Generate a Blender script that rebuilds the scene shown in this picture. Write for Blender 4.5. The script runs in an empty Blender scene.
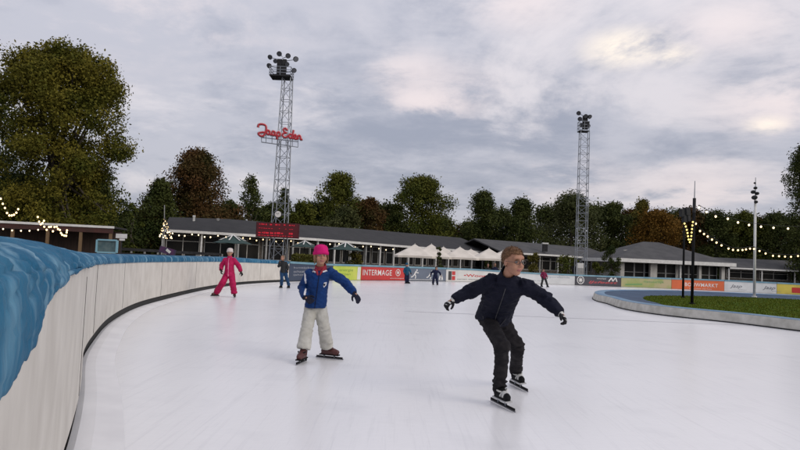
import bpy, bmesh, math, random
import numpy as np
from mathutils import Vector, Matrix, noise, Quaternion
R = math.radians
random.seed(7)
scene = bpy.context.scene
COL = scene.collection

# ------------------------------------------------------------------ camera
F = 640.0; PITCH = math.atan(34.5 / F); ROLL = R(2.5); EYE = Vector((0, 0, 1.2))
fwd = Vector((0, math.cos(PITCH), math.sin(PITCH)))
r0 = Vector((1, 0, 0)); u0 = r0.cross(fwd)
right = (r0 * math.cos(ROLL) + u0 * math.sin(ROLL)).normalized()
up = (u0 * math.cos(ROLL) - r0 * math.sin(ROLL)).normalized()
cd = bpy.data.cameras.new('camera'); cam = bpy.data.objects.new('camera', cd); COL.objects.link(cam)
cd.sensor_width = 36; cd.lens = F / 800 * 36; cd.clip_start = 0.05; cd.clip_end = 3000
M = Matrix((right, up, -fwd)).transposed().to_4x4(); M.translation = EYE
cam.matrix_world = M
scene.camera = cam

def ray(px, py):
    return (fwd * F + right * (px - 400) - up * (py - 225)).normalized()
def at(px, py, d):            # world point on the pixel's line of sight at ground distance y = d
    r = ray(px, py); return EYE + r * (d / r.y)
def gnd(px, py, z=0.0):
    r = ray(px, py); return EYE + r * ((z - EYE.z) / r.z)
def proj(p):
    v = Vector(p) - EYE; k = F / v.dot(fwd)
    return 400 + v.dot(right) * k, 225 - v.dot(up) * k
def onz(px, d, z):            # world point at column px, distance d, height z
    py = 260
    for _ in range(4):
        p = at(px, py, d); q = proj((p.x, d, z)); py = q[1]
    return Vector((p.x, d, z))

# ------------------------------------------------------------------ tags
def tag(o, label=None, cat=None, group=None, kind=None):
    if label: o['label'] = label
    if cat: o['category'] = cat
    if group: o['group'] = group
    if kind: o['kind'] = kind
    return o
def empty(name, loc, label=None, cat=None, group=None, rz=0):
    o = bpy.data.objects.new(name, None); COL.objects.link(o); o.location = loc; o.rotation_euler.z = rz
    o.empty_display_size = .2
    return tag(o, label, cat, group)

# ------------------------------------------------------------------ mesh builder (world coordinates)
class MB:
    def __init__(s): s.v = []; s.f = []; s.m = []
    def add(s, vs, fs, mi=0):
        n = len(s.v); s.v += [tuple(v) for v in vs]; s.f += [tuple(i + n for i in f) for f in fs]; s.m += [mi] * len(fs); return s
    def quad(s, a, b, c, d, mi=0): return s.add([a, b, c, d], [(0, 1, 2, 3)], mi)
    def box(s, c, size, ax=None, mi=0):
        c = Vector(c); X, Y, Z = ax if ax else (Vector((1, 0, 0)), Vector((0, 1, 0)), Vector((0, 0, 1)))
        vs = [c + X * (i * size[0] / 2) + Y * (j * size[1] / 2) + Z * (k * size[2] / 2) for i in (-1, 1) for j in (-1, 1) for k in (-1, 1)]
        return s.add(vs, [(0, 1, 3, 2), (4, 6, 7, 5), (0, 4, 5, 1), (2, 3, 7, 6), (0, 2, 6, 4), (1, 5, 7, 3)], mi)
    def bar(s, a, b, w, h=None, mi=0):
        a = Vector(a); b = Vector(b); h = h or w; Y = (b - a); L = Y.length
        if L < 1e-6: return s
        Y.normalize(); t = Vector((0, 0, 1)) if abs(Y.z) < .95 else Vector((1, 0, 0))
        X = Y.cross(t).normalized(); Z = X.cross(Y)
        return s.box((a + b) / 2, (w, L, h), (X, Y, Z), mi)
    def tube(s, pts, rad, n=8, mi=0, cap=True, flat=None):
        pts = [Vector(p) for p in pts]
        if not hasattr(rad, '__len__'): rad = [rad] * len(pts)
        base = len(s.v); prev = None
        for i, p in enumerate(pts):
            t = (pts[min(i + 1, len(pts) - 1)] - pts[max(i - 1, 0)]).normalized()
            if prev is None:
                a = Vector((0, 0, 1)) if abs(t.z) < .9 else Vector((1, 0, 0)); X = t.cross(a).normalized()
            else: X = (prev - t * prev.dot(t)).normalized()
            prev = X; Y = t.cross(X)
            for k in range(n):
                a = 2 * math.pi * k / n
                s.v.append(tuple(p + (X * math.cos(a) + Y * math.sin(a)) * rad[i]))
        fs = []
        for i in range(len(pts) - 1):
            for k in range(n):
                k2 = (k + 1) % n
                fs.append((base + i * n + k, base + i * n + k2, base + (i + 1) * n + k2, base + (i + 1) * n + k))
        if cap:
            fs.append(tuple(base + k for k in range(n))[::-1]); e = base + (len(pts) - 1) * n; fs.append(tuple(e + k for k in range(n)))
        s.f += fs; s.m += [mi] * len(fs); return s
    def rings(s, rings, mi=0, cap=True):
        n = len(rings[0]); base = len(s.v)
        for r in rings: s.v += [tuple(p) for p in r]
        fs = []
        for i in range(len(rings) - 1):
            for k in range(n):
                k2 = (k + 1) % n
                fs.append((base + i * n + k, base + i * n + k2, base + (i + 1) * n + k2, base + (i + 1) * n + k))
        if cap:
            fs.append(tuple(base + k for k in range(n))[::-1]); e = base + (len(rings) - 1) * n; fs.append(tuple(e + k for k in range(n)))
        s.f += fs; s.m += [mi] * len(fs); return s
    def ell(s, c, rad, ax=None, n=12, m=8, mi=0):
        c = Vector(c); X, Y, Z = ax if ax else (Vector((1, 0, 0)), Vector((0, 1, 0)), Vector((0, 0, 1)))
        if not hasattr(rad, '__len__'): rad = (rad,) * 3
        vs = [c - Z * rad[2]]
        for i in range(1, m):
            ph = -math.pi / 2 + math.pi * i / m
            for k in range(n):
                a = 2 * math.pi * k / n
                vs.append(c + X * (rad[0] * math.cos(ph) * math.cos(a)) + Y * (rad[1] * math.cos(ph) * math.sin(a)) + Z * (rad[2] * math.sin(ph)))
        vs.append(c + Z * rad[2]); fs = []
        for k in range(n): fs.append((0, 1 + (k + 1) % n, 1 + k))
        for i in range(m - 2):
            for k in range(n):
                a = 1 + i * n; k2 = (k + 1) % n; fs.append((a + k, a + k2, a + n + k2, a + n + k))
        e = len(vs) - 1; a = 1 + (m - 2) * n
        for k in range(n): fs.append((a + k, a + (k + 1) % n, e))
        return s.add(vs, fs, mi)
    def cap(s, a, b, ra, rb, n=12, mi=0):   # tapered capsule
        a = Vector(a); b = Vector(b); Y = (b - a)
        if Y.length > 1e-5: s.tube([a, b], [ra, rb], n, mi)
        return s.ell(a, ra, None, n, 8, mi).ell(b, rb, None, n, 8, mi)
    def build(s, name, mats, parent=None, smooth=False, bevel=0, recenter=True):
        me = bpy.data.meshes.new(name)
        org = parent.location.copy() if parent is not None and recenter else Vector((0, 0, 0))
        inv = Matrix.Identity(4)
        if parent is not None:
            bpy.context.view_layer.update() if False else None
            inv = full(parent).inverted()
        vs = [tuple(inv @ Vector(v)) for v in s.v]
        if parent is None:
            a = np.array(s.v); c = Vector(((a[:, 0].min() + a[:, 0].max()) / 2, (a[:, 1].min() + a[:, 1].max()) / 2, a[:, 2].min()))
            vs = [tuple(Vector(v) - c) for v in s.v]
        me.from_pydata(vs, [], s.f)
        mats = mats if isinstance(mats, (list, tuple)) else [mats]
        for m in mats: me.materials.append(m)
        if len(mats) > 1: me.polygons.foreach_set('material_index', s.m)
        if smooth: me.polygons.foreach_set('use_smooth', [True] * len(me.polygons))
        me.validate(); me.update()
        bm = bmesh.new(); bm.from_mesh(me); bmesh.ops.recalc_face_normals(bm, faces=bm.faces); bm.to_mesh(me); bm.free()
        o = bpy.data.objects.new(name, me); COL.objects.link(o)
        if parent is not None: o.parent = parent
        else: o.location = c
        if bevel:
            md = o.modifiers.new('bevel', 'BEVEL'); md.width = bevel; md.segments = 2; md.limit_method = 'ANGLE'
        return o
def full(o):
    m = Matrix.LocRotScale(o.location, o.rotation_euler, o.scale)
    return full(o.parent) @ m if o.parent is not None else m
def copy_tree(o, parent=None):
    c = o.copy(); COL.objects.link(c); c.parent = parent
    for ch in [x for x in bpy.data.objects if x.parent == o]: copy_tree(ch, c)
    return c

# ------------------------------------------------------------------ materials
def mat(name, col, rough=.7, col2=None, scale=5, detail=4, bump=0, bscale=None, metal=0, stretch=None, emit=None, estr=0, ramp=(.35, .65), spec=None, island=0, trans=0):
    m = bpy.data.materials.new(name); m.use_nodes = True; nt = m.node_tree; N = nt.nodes; L = nt.links
    b = N['Principled BSDF']; b.inputs['Base Color'].default_value = (*col, 1); b.inputs['Roughness'].default_value = rough; b.inputs['Metallic'].default_value = metal
    if spec is not None: b.inputs['Specular IOR Level'].default_value = spec
    tc = N.new('ShaderNodeTexCoord'); mp = N.new('ShaderNodeMapping'); L.new(tc.outputs['Object'], mp.inputs[0])
    if stretch: mp.inputs['Scale'].default_value = stretch
    if col2:
        n = N.new('ShaderNodeTexNoise'); n.inputs['Scale'].default_value = scale; n.inputs['Detail'].default_value = detail; L.new(mp.outputs[0], n.inputs['Vector'])
        mr = N.new('ShaderNodeMapRange'); mr.inputs['From Min'].default_value = ramp[0]; mr.inputs['From Max'].default_value = ramp[1]; L.new(n.outputs['Fac'], mr.inputs['Value'])
        mx = N.new('ShaderNodeMix'); mx.data_type = 'RGBA'; mx.inputs['A'].default_value = (*col, 1); mx.inputs['B'].default_value = (*col2, 1)
        fac = mr.outputs[0]
        if island:
            g = N.new('ShaderNodeNewGeometry'); ad = N.new('ShaderNodeMath'); ad.operation = 'MULTIPLY_ADD'; L.new(g.outputs['Random Per Island'], ad.inputs[0]); ad.inputs[1].default_value = island; 
            sb = N.new('ShaderNodeMath'); sb.operation = 'MULTIPLY'; sb.inputs[1].default_value = 1 - island; L.new(fac, sb.inputs[0]); L.new(sb.outputs[0], ad.inputs[2]); fac = ad.outputs[0]
        L.new(fac, mx.inputs['Factor']); L.new(mx.outputs['Result'], b.inputs['Base Color'])
    if bump:
        n2 = N.new('ShaderNodeTexNoise'); n2.inputs['Scale'].default_value = bscale or scale * 3; n2.inputs['Detail'].default_value = 5; L.new(mp.outputs[0], n2.inputs['Vector'])
        bp = N.new('ShaderNodeBump'); bp.inputs['Strength'].default_value = bump; bp.inputs['Distance'].default_value = .02; L.new(n2.outputs['Fac'], bp.inputs['Height']); L.new(bp.outputs[0], b.inputs['Normal'])
    if emit:
        b.inputs['Emission Color'].default_value = (*emit, 1); b.inputs['Emission Strength'].default_value = estr
    if trans: b.inputs['Transmission Weight'].default_value = trans
    return m
# ------------------------------------------------------------------ world and sun
w = bpy.data.worlds.new('World'); scene.world = w; w.use_nodes = True
nt = w.node_tree; N = nt.nodes; L = nt.links; N.clear()
out = N.new('ShaderNodeOutputWorld'); bg = N.new('ShaderNodeBackground'); bg.inputs['Strength'].default_value = 0.1; L.new(bg.outputs[0], out.inputs[0])
SUN_EL = R(27)     # soft light from behind the camera's right
sky = N.new('ShaderNodeTexSky'); sky.sky_type = 'NISHITA'; sky.sun_disc = False; sky.sun_elevation = SUN_EL; sky.sun_rotation = R(125); sky.air_density = 1; sky.dust_density = 3
tc = N.new('ShaderNodeTexCoord'); sep = N.new('ShaderNodeSeparateXYZ'); L.new(tc.outputs['Generated'], sep.inputs[0])
def mth(op, a, b=None, c=None):
    n = N.new('ShaderNodeMath'); n.operation = op
    for i, x in enumerate((a, b, c)):
        if x is None: continue
        if hasattr(x, 'is_linked'): L.new(x, n.inputs[i])
        else: n.inputs[i].default_value = x
    return n.outputs[0]
zc = mth('MAXIMUM', sep.outputs['Z'], 0.0); den = mth('ADD', zc, 0.19)
px_ = mth('DIVIDE', sep.outputs['X'], den); py_ = mth('DIVIDE', sep.outputs['Y'], den)
cmb = N.new('ShaderNodeCombineXYZ'); L.new(px_, cmb.inputs[0]); L.new(py_, cmb.inputs[1])
def noi(scale, detail, rough, off=0, dist=0):
    mp = N.new('ShaderNodeMapping'); mp.inputs['Location'].default_value = (off, off * .7, 0); L.new(cmb.outputs[0], mp.inputs[0])
    n = N.new('ShaderNodeTexNoise'); n.inputs['Scale'].default_value = scale; n.inputs['Detail'].default_value = detail; n.inputs['Roughness'].default_value = rough; n.inputs['Distortion'].default_value = dist; L.new(mp.outputs[0], n.inputs['Vector']); return n.outputs['Fac']
def mrange(v, a, b, c=0, d=1, smooth=True):
    n = N.new('ShaderNodeMapRange'); n.interpolation_type = 'SMOOTHSTEP' if smooth else 'LINEAR'
    L.new(v, n.inputs['Value']); n.inputs['From Min'].default_value = a; n.inputs['From Max'].default_value = b; n.inputs['To Min'].default_value = c; n.inputs['To Max'].default_value = d; return n.outputs[0]
def mixc(f, a, b):
    n = N.new('ShaderNodeMix'); n.data_type = 'RGBA'
    if hasattr(f, 'is_linked'): L.new(f, n.inputs['Factor'])
    else: n.inputs['Factor'].default_value = f
    for k, x in (('A', a), ('B', b)):
        if hasattr(x, 'is_linked'): L.new(x, n.inputs[k])
        else: n.inputs[k].default_value = (*x, 1)
    return n.outputs['Result']
big = noi(.75, 7, .58, 3.1, .3); fine = noi(2.2, 8, .62, 9.3, .2); wisp = noi(1.1, 9, .6, 21.7, .8)
S = 10.0
darkc = (.325 * S, .345 * S, .425 * S); midc = (.505 * S, .505 * S, .57 * S); lightc = (.68 * S, .645 * S, .68 * S)
mixv = mth('ADD', mth('MULTIPLY', big, .50), mth('MULTIPLY', mth('ADD', mth('MULTIPLY', fine, .6), mth('MULTIPLY', noi(4.7, 8, .6, 41.0, .5), .4)), .50))
c = mixc(mrange(mixv, .37, .54), darkc, midc)
c = mixc(mrange(mth('ADD', mth('MULTIPLY', wisp, .7), mth('MULTIPLY', fine, .3)), .50, .66), c, lightc)
# thin breaks in the cloud where the low sun shows through
def patch(px, py, k, col, amt):
    global c
    d = ray(px, py); vd = N.new('ShaderNodeVectorMath'); vd.operation = 'DISTANCE'; cc = N.new('ShaderNodeVectorMath'); cc.operation = 'MULTIPLY'
    L.new(tc.outputs['Generated'], cc.inputs[0]); cc.inputs[1].default_value = (1, 1, 2.2)
    L.new(cc.outputs[0], vd.inputs[0]); vd.inputs[1].default_value = (d.x, d.y, d.z * 2.2)
    f = mrange(vd.outputs['Value'], k, 0.0)
    f = mth('MULTIPLY', f, mrange(mth('ADD', mth('MULTIPLY', fine, .65), mth('MULTIPLY', wisp, .35)), .44, .57))
    f = mth('MULTIPLY', f, amt); c = mixc(f, c, col)
warm = (1.25 * S, 1.08 * S, .86 * S); pk = (.84 * S, .735 * S, .73 * S)
for a in ((625, 48, .085, warm, .75), (672, 55, .05, warm, .6), (440, 88, .14, pk, .55), (520, 3, .12, pk, .6), (768, 124, .04, warm, .9), (790, 100, .16, pk, .8), (700, 190, .16, pk, .7), (730, 25, .12, pk, .6), (400, 66, .1, pk, .6), (200, 10, .25, pk, .45), (20, 10, .3, pk, .4), (560, 182, .14, pk, .5), (410, 100, .08, pk, .7), (440, 107, .08, pk, .7)): patch(*a)
# overcast sky: brighter towards the zenith
g = mrange(sep.outputs['Z'], .05, 1.0, 1.0, 1.55, False)
mul = N.new('ShaderNodeVectorMath'); mul.operation = 'SCALE'; L.new(c, mul.inputs[0]); L.new(g, mul.inputs['Scale'])
fin = mixc(.9, sky.outputs[0], mul.outputs[0]); L.new(fin, bg.inputs['Color'])
sd = bpy.data.lights.new('sun', 'SUN'); sd.energy = 1.15; sd.angle = R(35); sd.color = (1, .93, .84)
so = bpy.data.objects.new('sun', sd); COL.objects.link(so); so.rotation_euler = (R(90) - SUN_EL, 0, R(55)); so.location = (0, 0, 30)
scene.view_settings.view_transform = 'Standard'; scene.view_settings.look = 'None'; scene.view_settings.exposure = 0.10; scene.view_settings.gamma = 1

# ------------------------------------------------------------------ colours
m_white_wall = mat('white_board', (.61, .58, .53), .65, (.46, .43, .385), 2.6, 9, .15, 8, stretch=(1.9, 1.9, 1.0), ramp=(.34, .80))
m_seam_shade = mat('seam_and_gap_shade', (.03, .03, .03), .9)
m_gap = mat('gap_black', (.015, .015, .015), .9)  # plain near-black for the gutter and the gap at the kerb foot
m_iron = mat('galvanised', (.22, .24, .27), .5, (.3, .32, .35), 3, metal=.6)
m_darkiron = mat('dark_iron', (.022, .022, .025), .7, (.04, .04, .04), 6, spec=.2)
m_black = mat('black', (.009, .009, .010), .8, spec=.15)
m_glassd = mat('dark_glass', (.006, .007, .008), .3, (.022, .020, .017), .6, 3, spec=.12)
m_paint = mat('white_paint', (.72, .71, .68), .5, (.6, .59, .56), 4)
m_post = mat('post_paint', (.34, .34, .33), .6, (.24, .24, .23), 4)
m_roof = mat('roof_felt', (.018, .018, .019), .9, (.028, .027, .028), 1.2, 6, .3, 10)
m_roof2 = mat('roof_slate', (.050, .049, .050), .85, (.072, .070, .070), 1.0, 6, .3, 10)
m_brown = mat('brown_boards', (.035, .022, .016), .8, (.06, .034, .024), 2, stretch=(6, 6, .5))
m_stone = mat('wall_plaster', (.50, .485, .45), .85, (.38, .365, .33), 2)
m_brick = mat('brick_wall', (.06, .052, .045), .9, (.11, .095, .08), 6, 3, ramp=(.4, .6))
m_canvas = mat('canvas', (.72, .66, .58), .8, (.6, .55, .48), 1.5)
m_green = mat('dark_green_canvas', (.02, .05, .045), .8)
m_bulb = mat('bulb', (1, .85, .6), .4, emit=(1, .68, .31), estr=2.3)
m_bulbw = mat('bulb_white', (1, .9, .75), .4, emit=(1, .78, .46), estr=1.9)
m_bulby = mat('bulb_yellow', (1, .8, .3), .4, emit=(1, .72, .16), estr=2.4)
m_cable = mat('cable', (.01, .01, .01), .7)
m_concrete = mat('concrete', (.56, .54, .49), .9, (.40, .385, .34), 4, 6, .3)
m_clear = mat('pane', (.02, .03, .03), .1)

# ice
def ice_mat():
    m = mat('ice', (.86, .85, .85), .26, (.81, .80, .805), .35, 7, ramp=(.38, .7)); nt = m.node_tree; N = nt.nodes; L = nt.links; b = N['Principled BSDF']
    tc = N.new('ShaderNodeTexCoord')
    base = b.inputs['Base Color'].links[0].from_socket
    # frosty shavings: fine mottling, plus scored lines left by blades
    prev = base
    for ang, sc, amt in ((.2, 26, .10), (-.5, 20, .09), (1.1, 18, .08), (.75, 60, .05), (-.15, 75, .05)):
        mp = N.new('ShaderNodeMapping'); mp.inputs['Rotation'].default_value = (0, 0, ang); mp.inputs['Scale'].default_value = (1, .035, 1); L.new(tc.outputs['Object'], mp.inputs[0])
        n = N.new('ShaderNodeTexNoise'); n.inputs['Scale'].default_value = sc; n.inputs['Detail'].default_value = 3; n.inputs['Distortion'].default_value = .4; L.new(mp.outputs[0], n.inputs['Vector'])
        mr = N.new('ShaderNodeMapRange'); mr.inputs['From Min'].default_value = .60; mr.inputs['From Max'].default_value = .68; mr.inputs['To Max'].default_value = amt * 1.0; L.new(n.outputs['Fac'], mr.inputs['Value'])
        mx = N.new('ShaderNodeMix'); mx.data_type = 'RGBA'; L.new(mr.outputs[0], mx.inputs['Factor']); L.new(prev, mx.inputs['A']); mx.inputs['B'].default_value = (.45, .45, .48, 1); prev = mx.outputs['Result']
    n = N.new('ShaderNodeTexNoise'); n.inputs['Scale'].default_value = 1.3; n.inputs['Detail'].default_value = 8; L.new(tc.outputs['Object'], n.inputs['Vector'])
    mr = N.new('ShaderNodeMapRange'); mr.inputs['From Min'].default_value = .56; mr.inputs['From Max'].default_value = .72; mr.inputs['To Max'].default_value = .22; L.new(n.outputs['Fac'], mr.inputs['Value'])
    mx = N.new('ShaderNodeMix'); mx.data_type = 'RGBA'; L.new(mr.outputs[0], mx.inputs['Factor']); L.new(prev, mx.inputs['A']); mx.inputs['B'].default_value = (.54, .545, .57, 1)
    L.new(mx.outputs['Result'], b.inputs['Base Color'])
    n = N.new('ShaderNodeTexNoise'); n.inputs['Scale'].default_value = 14; n.inputs['Detail'].default_value = 6; L.new(tc.outputs['Object'], n.inputs['Vector'])
    bp = N.new('ShaderNodeBump'); bp.inputs['Strength'].default_value = .12; bp.inputs['Distance'].default_value = .01; L.new(n.outputs['Fac'], bp.inputs['Height']); L.new(bp.outputs[0], b.inputs['Normal'])
    return m
m_ice = ice_mat()
def tarp_mat():
    m = mat('blue_tarpaulin', (.010, .090, .180), .65, (.27, .43, .53), 8, 9, 1.0, 20, stretch=(1, 1, .18), ramp=(.50, .74), spec=.12)
    nt = m.node_tree; N = nt.nodes; L = nt.links; b = N['Principled BSDF']
    tc = N.new('ShaderNodeTexCoord'); n = N.new('ShaderNodeTexNoise'); n.inputs['Scale'].default_value = 1.1; n.inputs['Detail'].default_value = 6; L.new(tc.outputs['Object'], n.inputs['Vector'])
    mr = N.new('ShaderNodeMapRange'); mr.inputs['From Min'].default_value = .35; mr.inputs['From Max'].default_value = .7; mr.inputs['To Max'].default_value = .6; L.new(n.outputs['Fac'], mr.inputs['Value'])
    mx = N.new('ShaderNodeMix'); mx.data_type = 'RGBA'; L.new(mr.outputs[0], mx.inputs['Factor']); L.new(b.inputs['Base Color'].links[0].from_socket, mx.inputs['A']); mx.inputs['B'].default_value = (.045, .175, .285, 1); L.new(mx.outputs['Result'], b.inputs['Base Color'])
    return m
m_tarp = tarp_mat()
m_bluepad = mat('blue_pad', (.008, .035, .085), .7, (.022, .065, .13), 1.5, 5)
m_rail = mat('teal_rail', (.10, .22, .29), .6, (.17, .30, .36), 2)
m_ground = mat('terrace_paving', (.06, .057, .052), .9, (.10, .095, .085), .8, 8, .2)
m_grassb = mat('lawn', (.050, .095, .008), .95, (.080, .105, .012), 2.5, 8, .6, 40, spec=.05)

# ------------------------------------------------------------------ rink outline path
near = [(8, -10.5), (4, -7.2), (1.7, -4.2), (.35, -1.7), (-.32, 0)]
bp_ = [gnd(69, 450), gnd(80, 400), gnd(83, 362), gnd(93, 344), gnd(110, 324), gnd(137, 308.5), gnd(167, 299.5)]
pts = near + [(p.x, p.y) for p in bp_]
def colx(px, d):
    return onz(px, d, 0).x
for px, d in ((210, 20.2), (245, 24.2), (288, 28), (330, 31.2), (400, 35.6), (470, 38.8), (540, 40.9), (600, 42.2), (660, 42.8), (721, 42.7), (800, 41.5), (900, 38), (1010, 33)):
    pts.append((colx(px, d), d))
pts += [(37, 24), (38, 12)]
def catmull(P, step=.05):
    res = []
    for i in range(len(P) - 1):
        p1 = Vector(P[i]); p2 = Vector(P[i + 1]); p0 = Vector(P[i - 1]) if i > 0 else p1 * 2 - p2; p3 = Vector(P[i + 2]) if i + 2 < len(P) else p2 * 2 - p1
        n = max(2, int((p2 - p1).length / step))
        t0 = 0; t1 = (p1 - p0).length ** .5 or 1e-3; t1 = max(t1, 1e-3); t2 = t1 + (p2 - p1).length ** .5; t3 = t2 + max((p3 - p2).length ** .5, 1e-3)
        for k in range(n):
            t = t1 + (t2 - t1) * k / n
            A1 = p0 * ((t1 - t) / t1) + p1 * (t / t1); A2 = p1 * ((t2 - t) / (t2 - t1)) + p2 * ((t - t1) / (t2 - t1)); A3 = p2 * ((t3 - t) / (t3 - t2)) + p3 * ((t - t2) / (t3 - t2))
            B1 = A1 * ((t2 - t) / t2) + A2 * (t / t2); B2 = A2 * ((t3 - t) / (t3 - t1)) + A3 * ((t - t1) / (t3 - t1))
            res.append(B1 * ((t2 - t) / (t2 - t1)) + B2 * ((t - t1) / (t2 - t1)))
    res.append(Vector(P[-1])); return res
raw = catmull(pts)
# light smoothing of the line
arr = np.array([tuple(p) for p in raw])
for _ in range(60): arr[1:-1] = arr[1:-1] * .5 + (arr[:-2] + arr[2:]) * .25
seg = np.r_[0, np.cumsum(np.hypot(*(np.diff(arr, axis=0).T)))]
PL = seg[-1]
US = np.arange(0, PL, .02); UX = np.interp(US, seg, arr[:, 0]).tolist(); UY = np.interp(US, seg, arr[:, 1]).tolist(); NU = len(US)
def P2(s):
    f = min(max(s / .02, 0), NU - 1.001); i = int(f); f -= i
    return (UX[i] + (UX[i + 1] - UX[i]) * f, UY[i] + (UY[i + 1] - UY[i]) * f)
def pw(s, z=0, off=0):         # off > 0: away from the ice
    x, y = P2(s)
    if off == 0: return Vector((x, y, z))
    a = P2(s - .1); b = P2(s + .1); tx_, ty_ = b[0] - a[0], b[1] - a[1]; l = math.hypot(tx_, ty_)   # left of travel = outside
    return Vector((x - ty_ / l * off, y + tx_ / l * off, z))
def s_of(px, py=None, lo=12.0):
    best = None
    ss = np.arange(lo, PL - 1, .05)
    vals = [abs(proj((P2(s)[0], P2(s)[1], .45))[0] - px) if P2(s)[1] > .4 else 1e9 for s in ss]
    # first crossing on the far side
    i = int(np.argmin(vals)); return ss[i]
S0 = min(np.arange(0, 30, .05), key=lambda s: abs(P2(s)[1]) + (0 if P2(s)[0] < .5 else 9))    # beside the camera
_fs = [float(s) for s in np.arange(S0 + 20, PL - 12, .03)]; _fx = np.array([proj((*P2(s), .45))[0] for s in _fs]); print('PL', PL, 'S0', S0)
def s_far(px): return _fs[int(np.argmin(np.abs(_fx - px)))]

# ice, ground
def sheet(name, outline, z, m, kind='structure'):
    me = bpy.data.meshes.new(name); bm = bmesh.new(); vs = [bm.verts.new((x, y, z)) for x, y in outline]; f = bm.faces.new(vs); bmesh.ops.triangulate(bm, faces=[f]); bmesh.ops.recalc_face_normals(bm, faces=bm.faces); bm.to_mesh(me); bm.free()
    if me.polygons[0].normal.z < 0: me.flip_normals()
    me.materials.append(m); o = bpy.data.objects.new(name, me); COL.objects.link(o)
    if kind: o['kind'] = kind
    return o
GZ = -.05
b = MB(); b.quad((-1500, -1500, GZ), (1500, -1500, GZ), (1500, 1500, GZ), (-1500, 1500, GZ)); o = b.build('ground', m_ground); o['kind'] = 'structure'
il = [pw(s, 0, -.13) for s in np.arange(.3, PL - .3, .25)]
sheet('ice_rink', [(p.x, p.y) for p in il], 0.0, m_ice)
b = MB()          # low frozen rim round the ice edge
ss = np.arange(.3, PL - .3, .15)
for i in range(len(ss) - 1):
    prof = [(.03, -.045), (.012, .012), (-.03, .024), (-.12, .022), (-.20, .012), (-.30, .002)]
    for (o1, z1), (o2, z2) in zip(prof[:-1], prof[1:]):
        b.quad(pw(ss[i], z1, o1), pw(ss[i + 1], z1, o1), pw(ss[i + 1], z2, o2), pw(ss[i], z2, o2))
o = b.build('ice_edge', mat('ice_rim', (.83, .82, .82), .4, (.74, .73, .735), 2.2, 8), smooth=True); o['kind'] = 'structure'
b = MB()
for i in range(len(ss) - 1): b.quad(pw(ss[i], -.04, .3), pw(ss[i + 1], -.04, .3), pw(ss[i + 1], -.04, -.2), pw(ss[i], -.04, -.2))
o = b.build('edge_gutter', m_gap); o['kind'] = 'structure'
# faint line frozen into the ice
a = gnd(405, 311.5); c2 = gnd(760, 326); b = MB(); dn = Vector((0, .03, 0))
b.quad(Vector((a.x, a.y, .004)), Vector((c2.x, c2.y, .004)), Vector((c2.x, c2.y + .05, .004)), Vector((a.x, a.y + .05, .004)))
o = b.build('ice_line', mat('line_blue', (.48, .48, .52), .5, (.64, .63, .65), 3, ramp=(.3, .6))); o['kind'] = 'structure'

# ------------------------------------------------------------------ white curved barrier with tarpaulin
sa, sb = .3, s_far(289)
def interp(x, xs, ys): return float(np.interp(x, xs, ys))
Z_X = [S0, S0 + 2, S0 + 3.4, S0 + 5, S0 + 8, S0 + 10.3, S0 + 15.5, S0 + 23, S0 + 28.7]; ZW = [.95, .98, 1.07, 1.07, 1.01, .98, .94, .90, .825]
def wtop(s): return interp(s, Z_X, ZW)
bar = empty('rink_barrier', pw(S0 + 10, 0, .1), 'long curving white rink barrier sweeping past the left of the ice', 'barrier')
sseam = min(np.arange(S0 + 2, S0 + 12, .02), key=lambda s: abs(proj(pw(s, .5))[0] - 95.3))
joints = [sseam + k * 3.6 for k in range(-9, 12) if sa + .5 < sseam + k * 3.6 < sb - .8]
eds = [sa] + joints + [sb]
for a, e in zip(eds[:-1], eds[1:]):
    b = MB(); n = max(2, int((e - a) / .3)); q = [a + .008 + (e - a - .016) * k / n for k in range(n + 1)]
    rings = [[pw(s, .12, .0), pw(s, wtop(s), .0), pw(s, wtop(s), .06), pw(s, .12, .06)] for s in q]
    b.rings(rings); b.build('wall_panel', m_white_wall, bar)
b = MB(); q = np.arange(sa, sb, .3)
for s in joints: b.box(pw(s, .56, .006), (.024 if abs(s - sseam) < .1 else .003, .018, .84), ((pw(s + .1) - pw(s - .1)).normalized(), (pw(s, 0, 1) - pw(s, 0, 0)), Vector((0, 0, 1))))
b.rings([[pw(s, -.04, .028), pw(s, .15, .061), pw(s, .15, .1), pw(s, -.04, .1)] for s in q]); b.build('backing', m_seam_shade, bar)  # kick face painted near black for the shade under the raised panels

# tarpaulin: thick roll of blue cover over the barrier's top, edge hanging in front
ledge = [(0, 408), (14, 382), (30, 354), (36, 326), (48, 306), (60, 291), (70, 282), (81, 273.5), (93, 267), (110, 264.5), (160, 262.3), (228, 262.0), (285, 264.2)]
tcrest = [(0, 237), (36, 245), (69, 251.5), (81, 253), (100, 253.8), (160, 255.3), (228, 257), (285, 261)]
# walls' s at each pixel column
def s_pix(px, z):
    ss = np.arange(S0 + .8, sb + 1, .02); v = np.array([proj(pw(s, z))[0] for s in ss])
    d = np.abs(v - px); i = int(np.argmin(d)); return ss[i]
def z_at(s, off, px, py):     # height of the sight line at the wall
    p = pw(s, 0, off); r = ray(px, py); h = math.hypot(p.x, p.y) / math.hypot(r.x, r.y); return EYE.z + r.z * h
def s_pix_multi(px, py, off):
    best = None
    for s in np.arange(S0 + .8, sb + 1.2, .02):
        p = pw(s, 0, off); zz = z_at(s, off, px, py); e = abs(proj((p.x, p.y, zz))[0] - px)
        # prefer the branch before the leftmost bulge for near columns
        if best is None or e < best[0] - .25: best = (e, s, zz)
    return best[1], best[2]
LE = []; TC = []
for px, py in ledge:
    LE.append(s_pix_multi(px, py, 0))
for px, py in tcrest: TC.append(s_pix_multi(px, py, .30))
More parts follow.
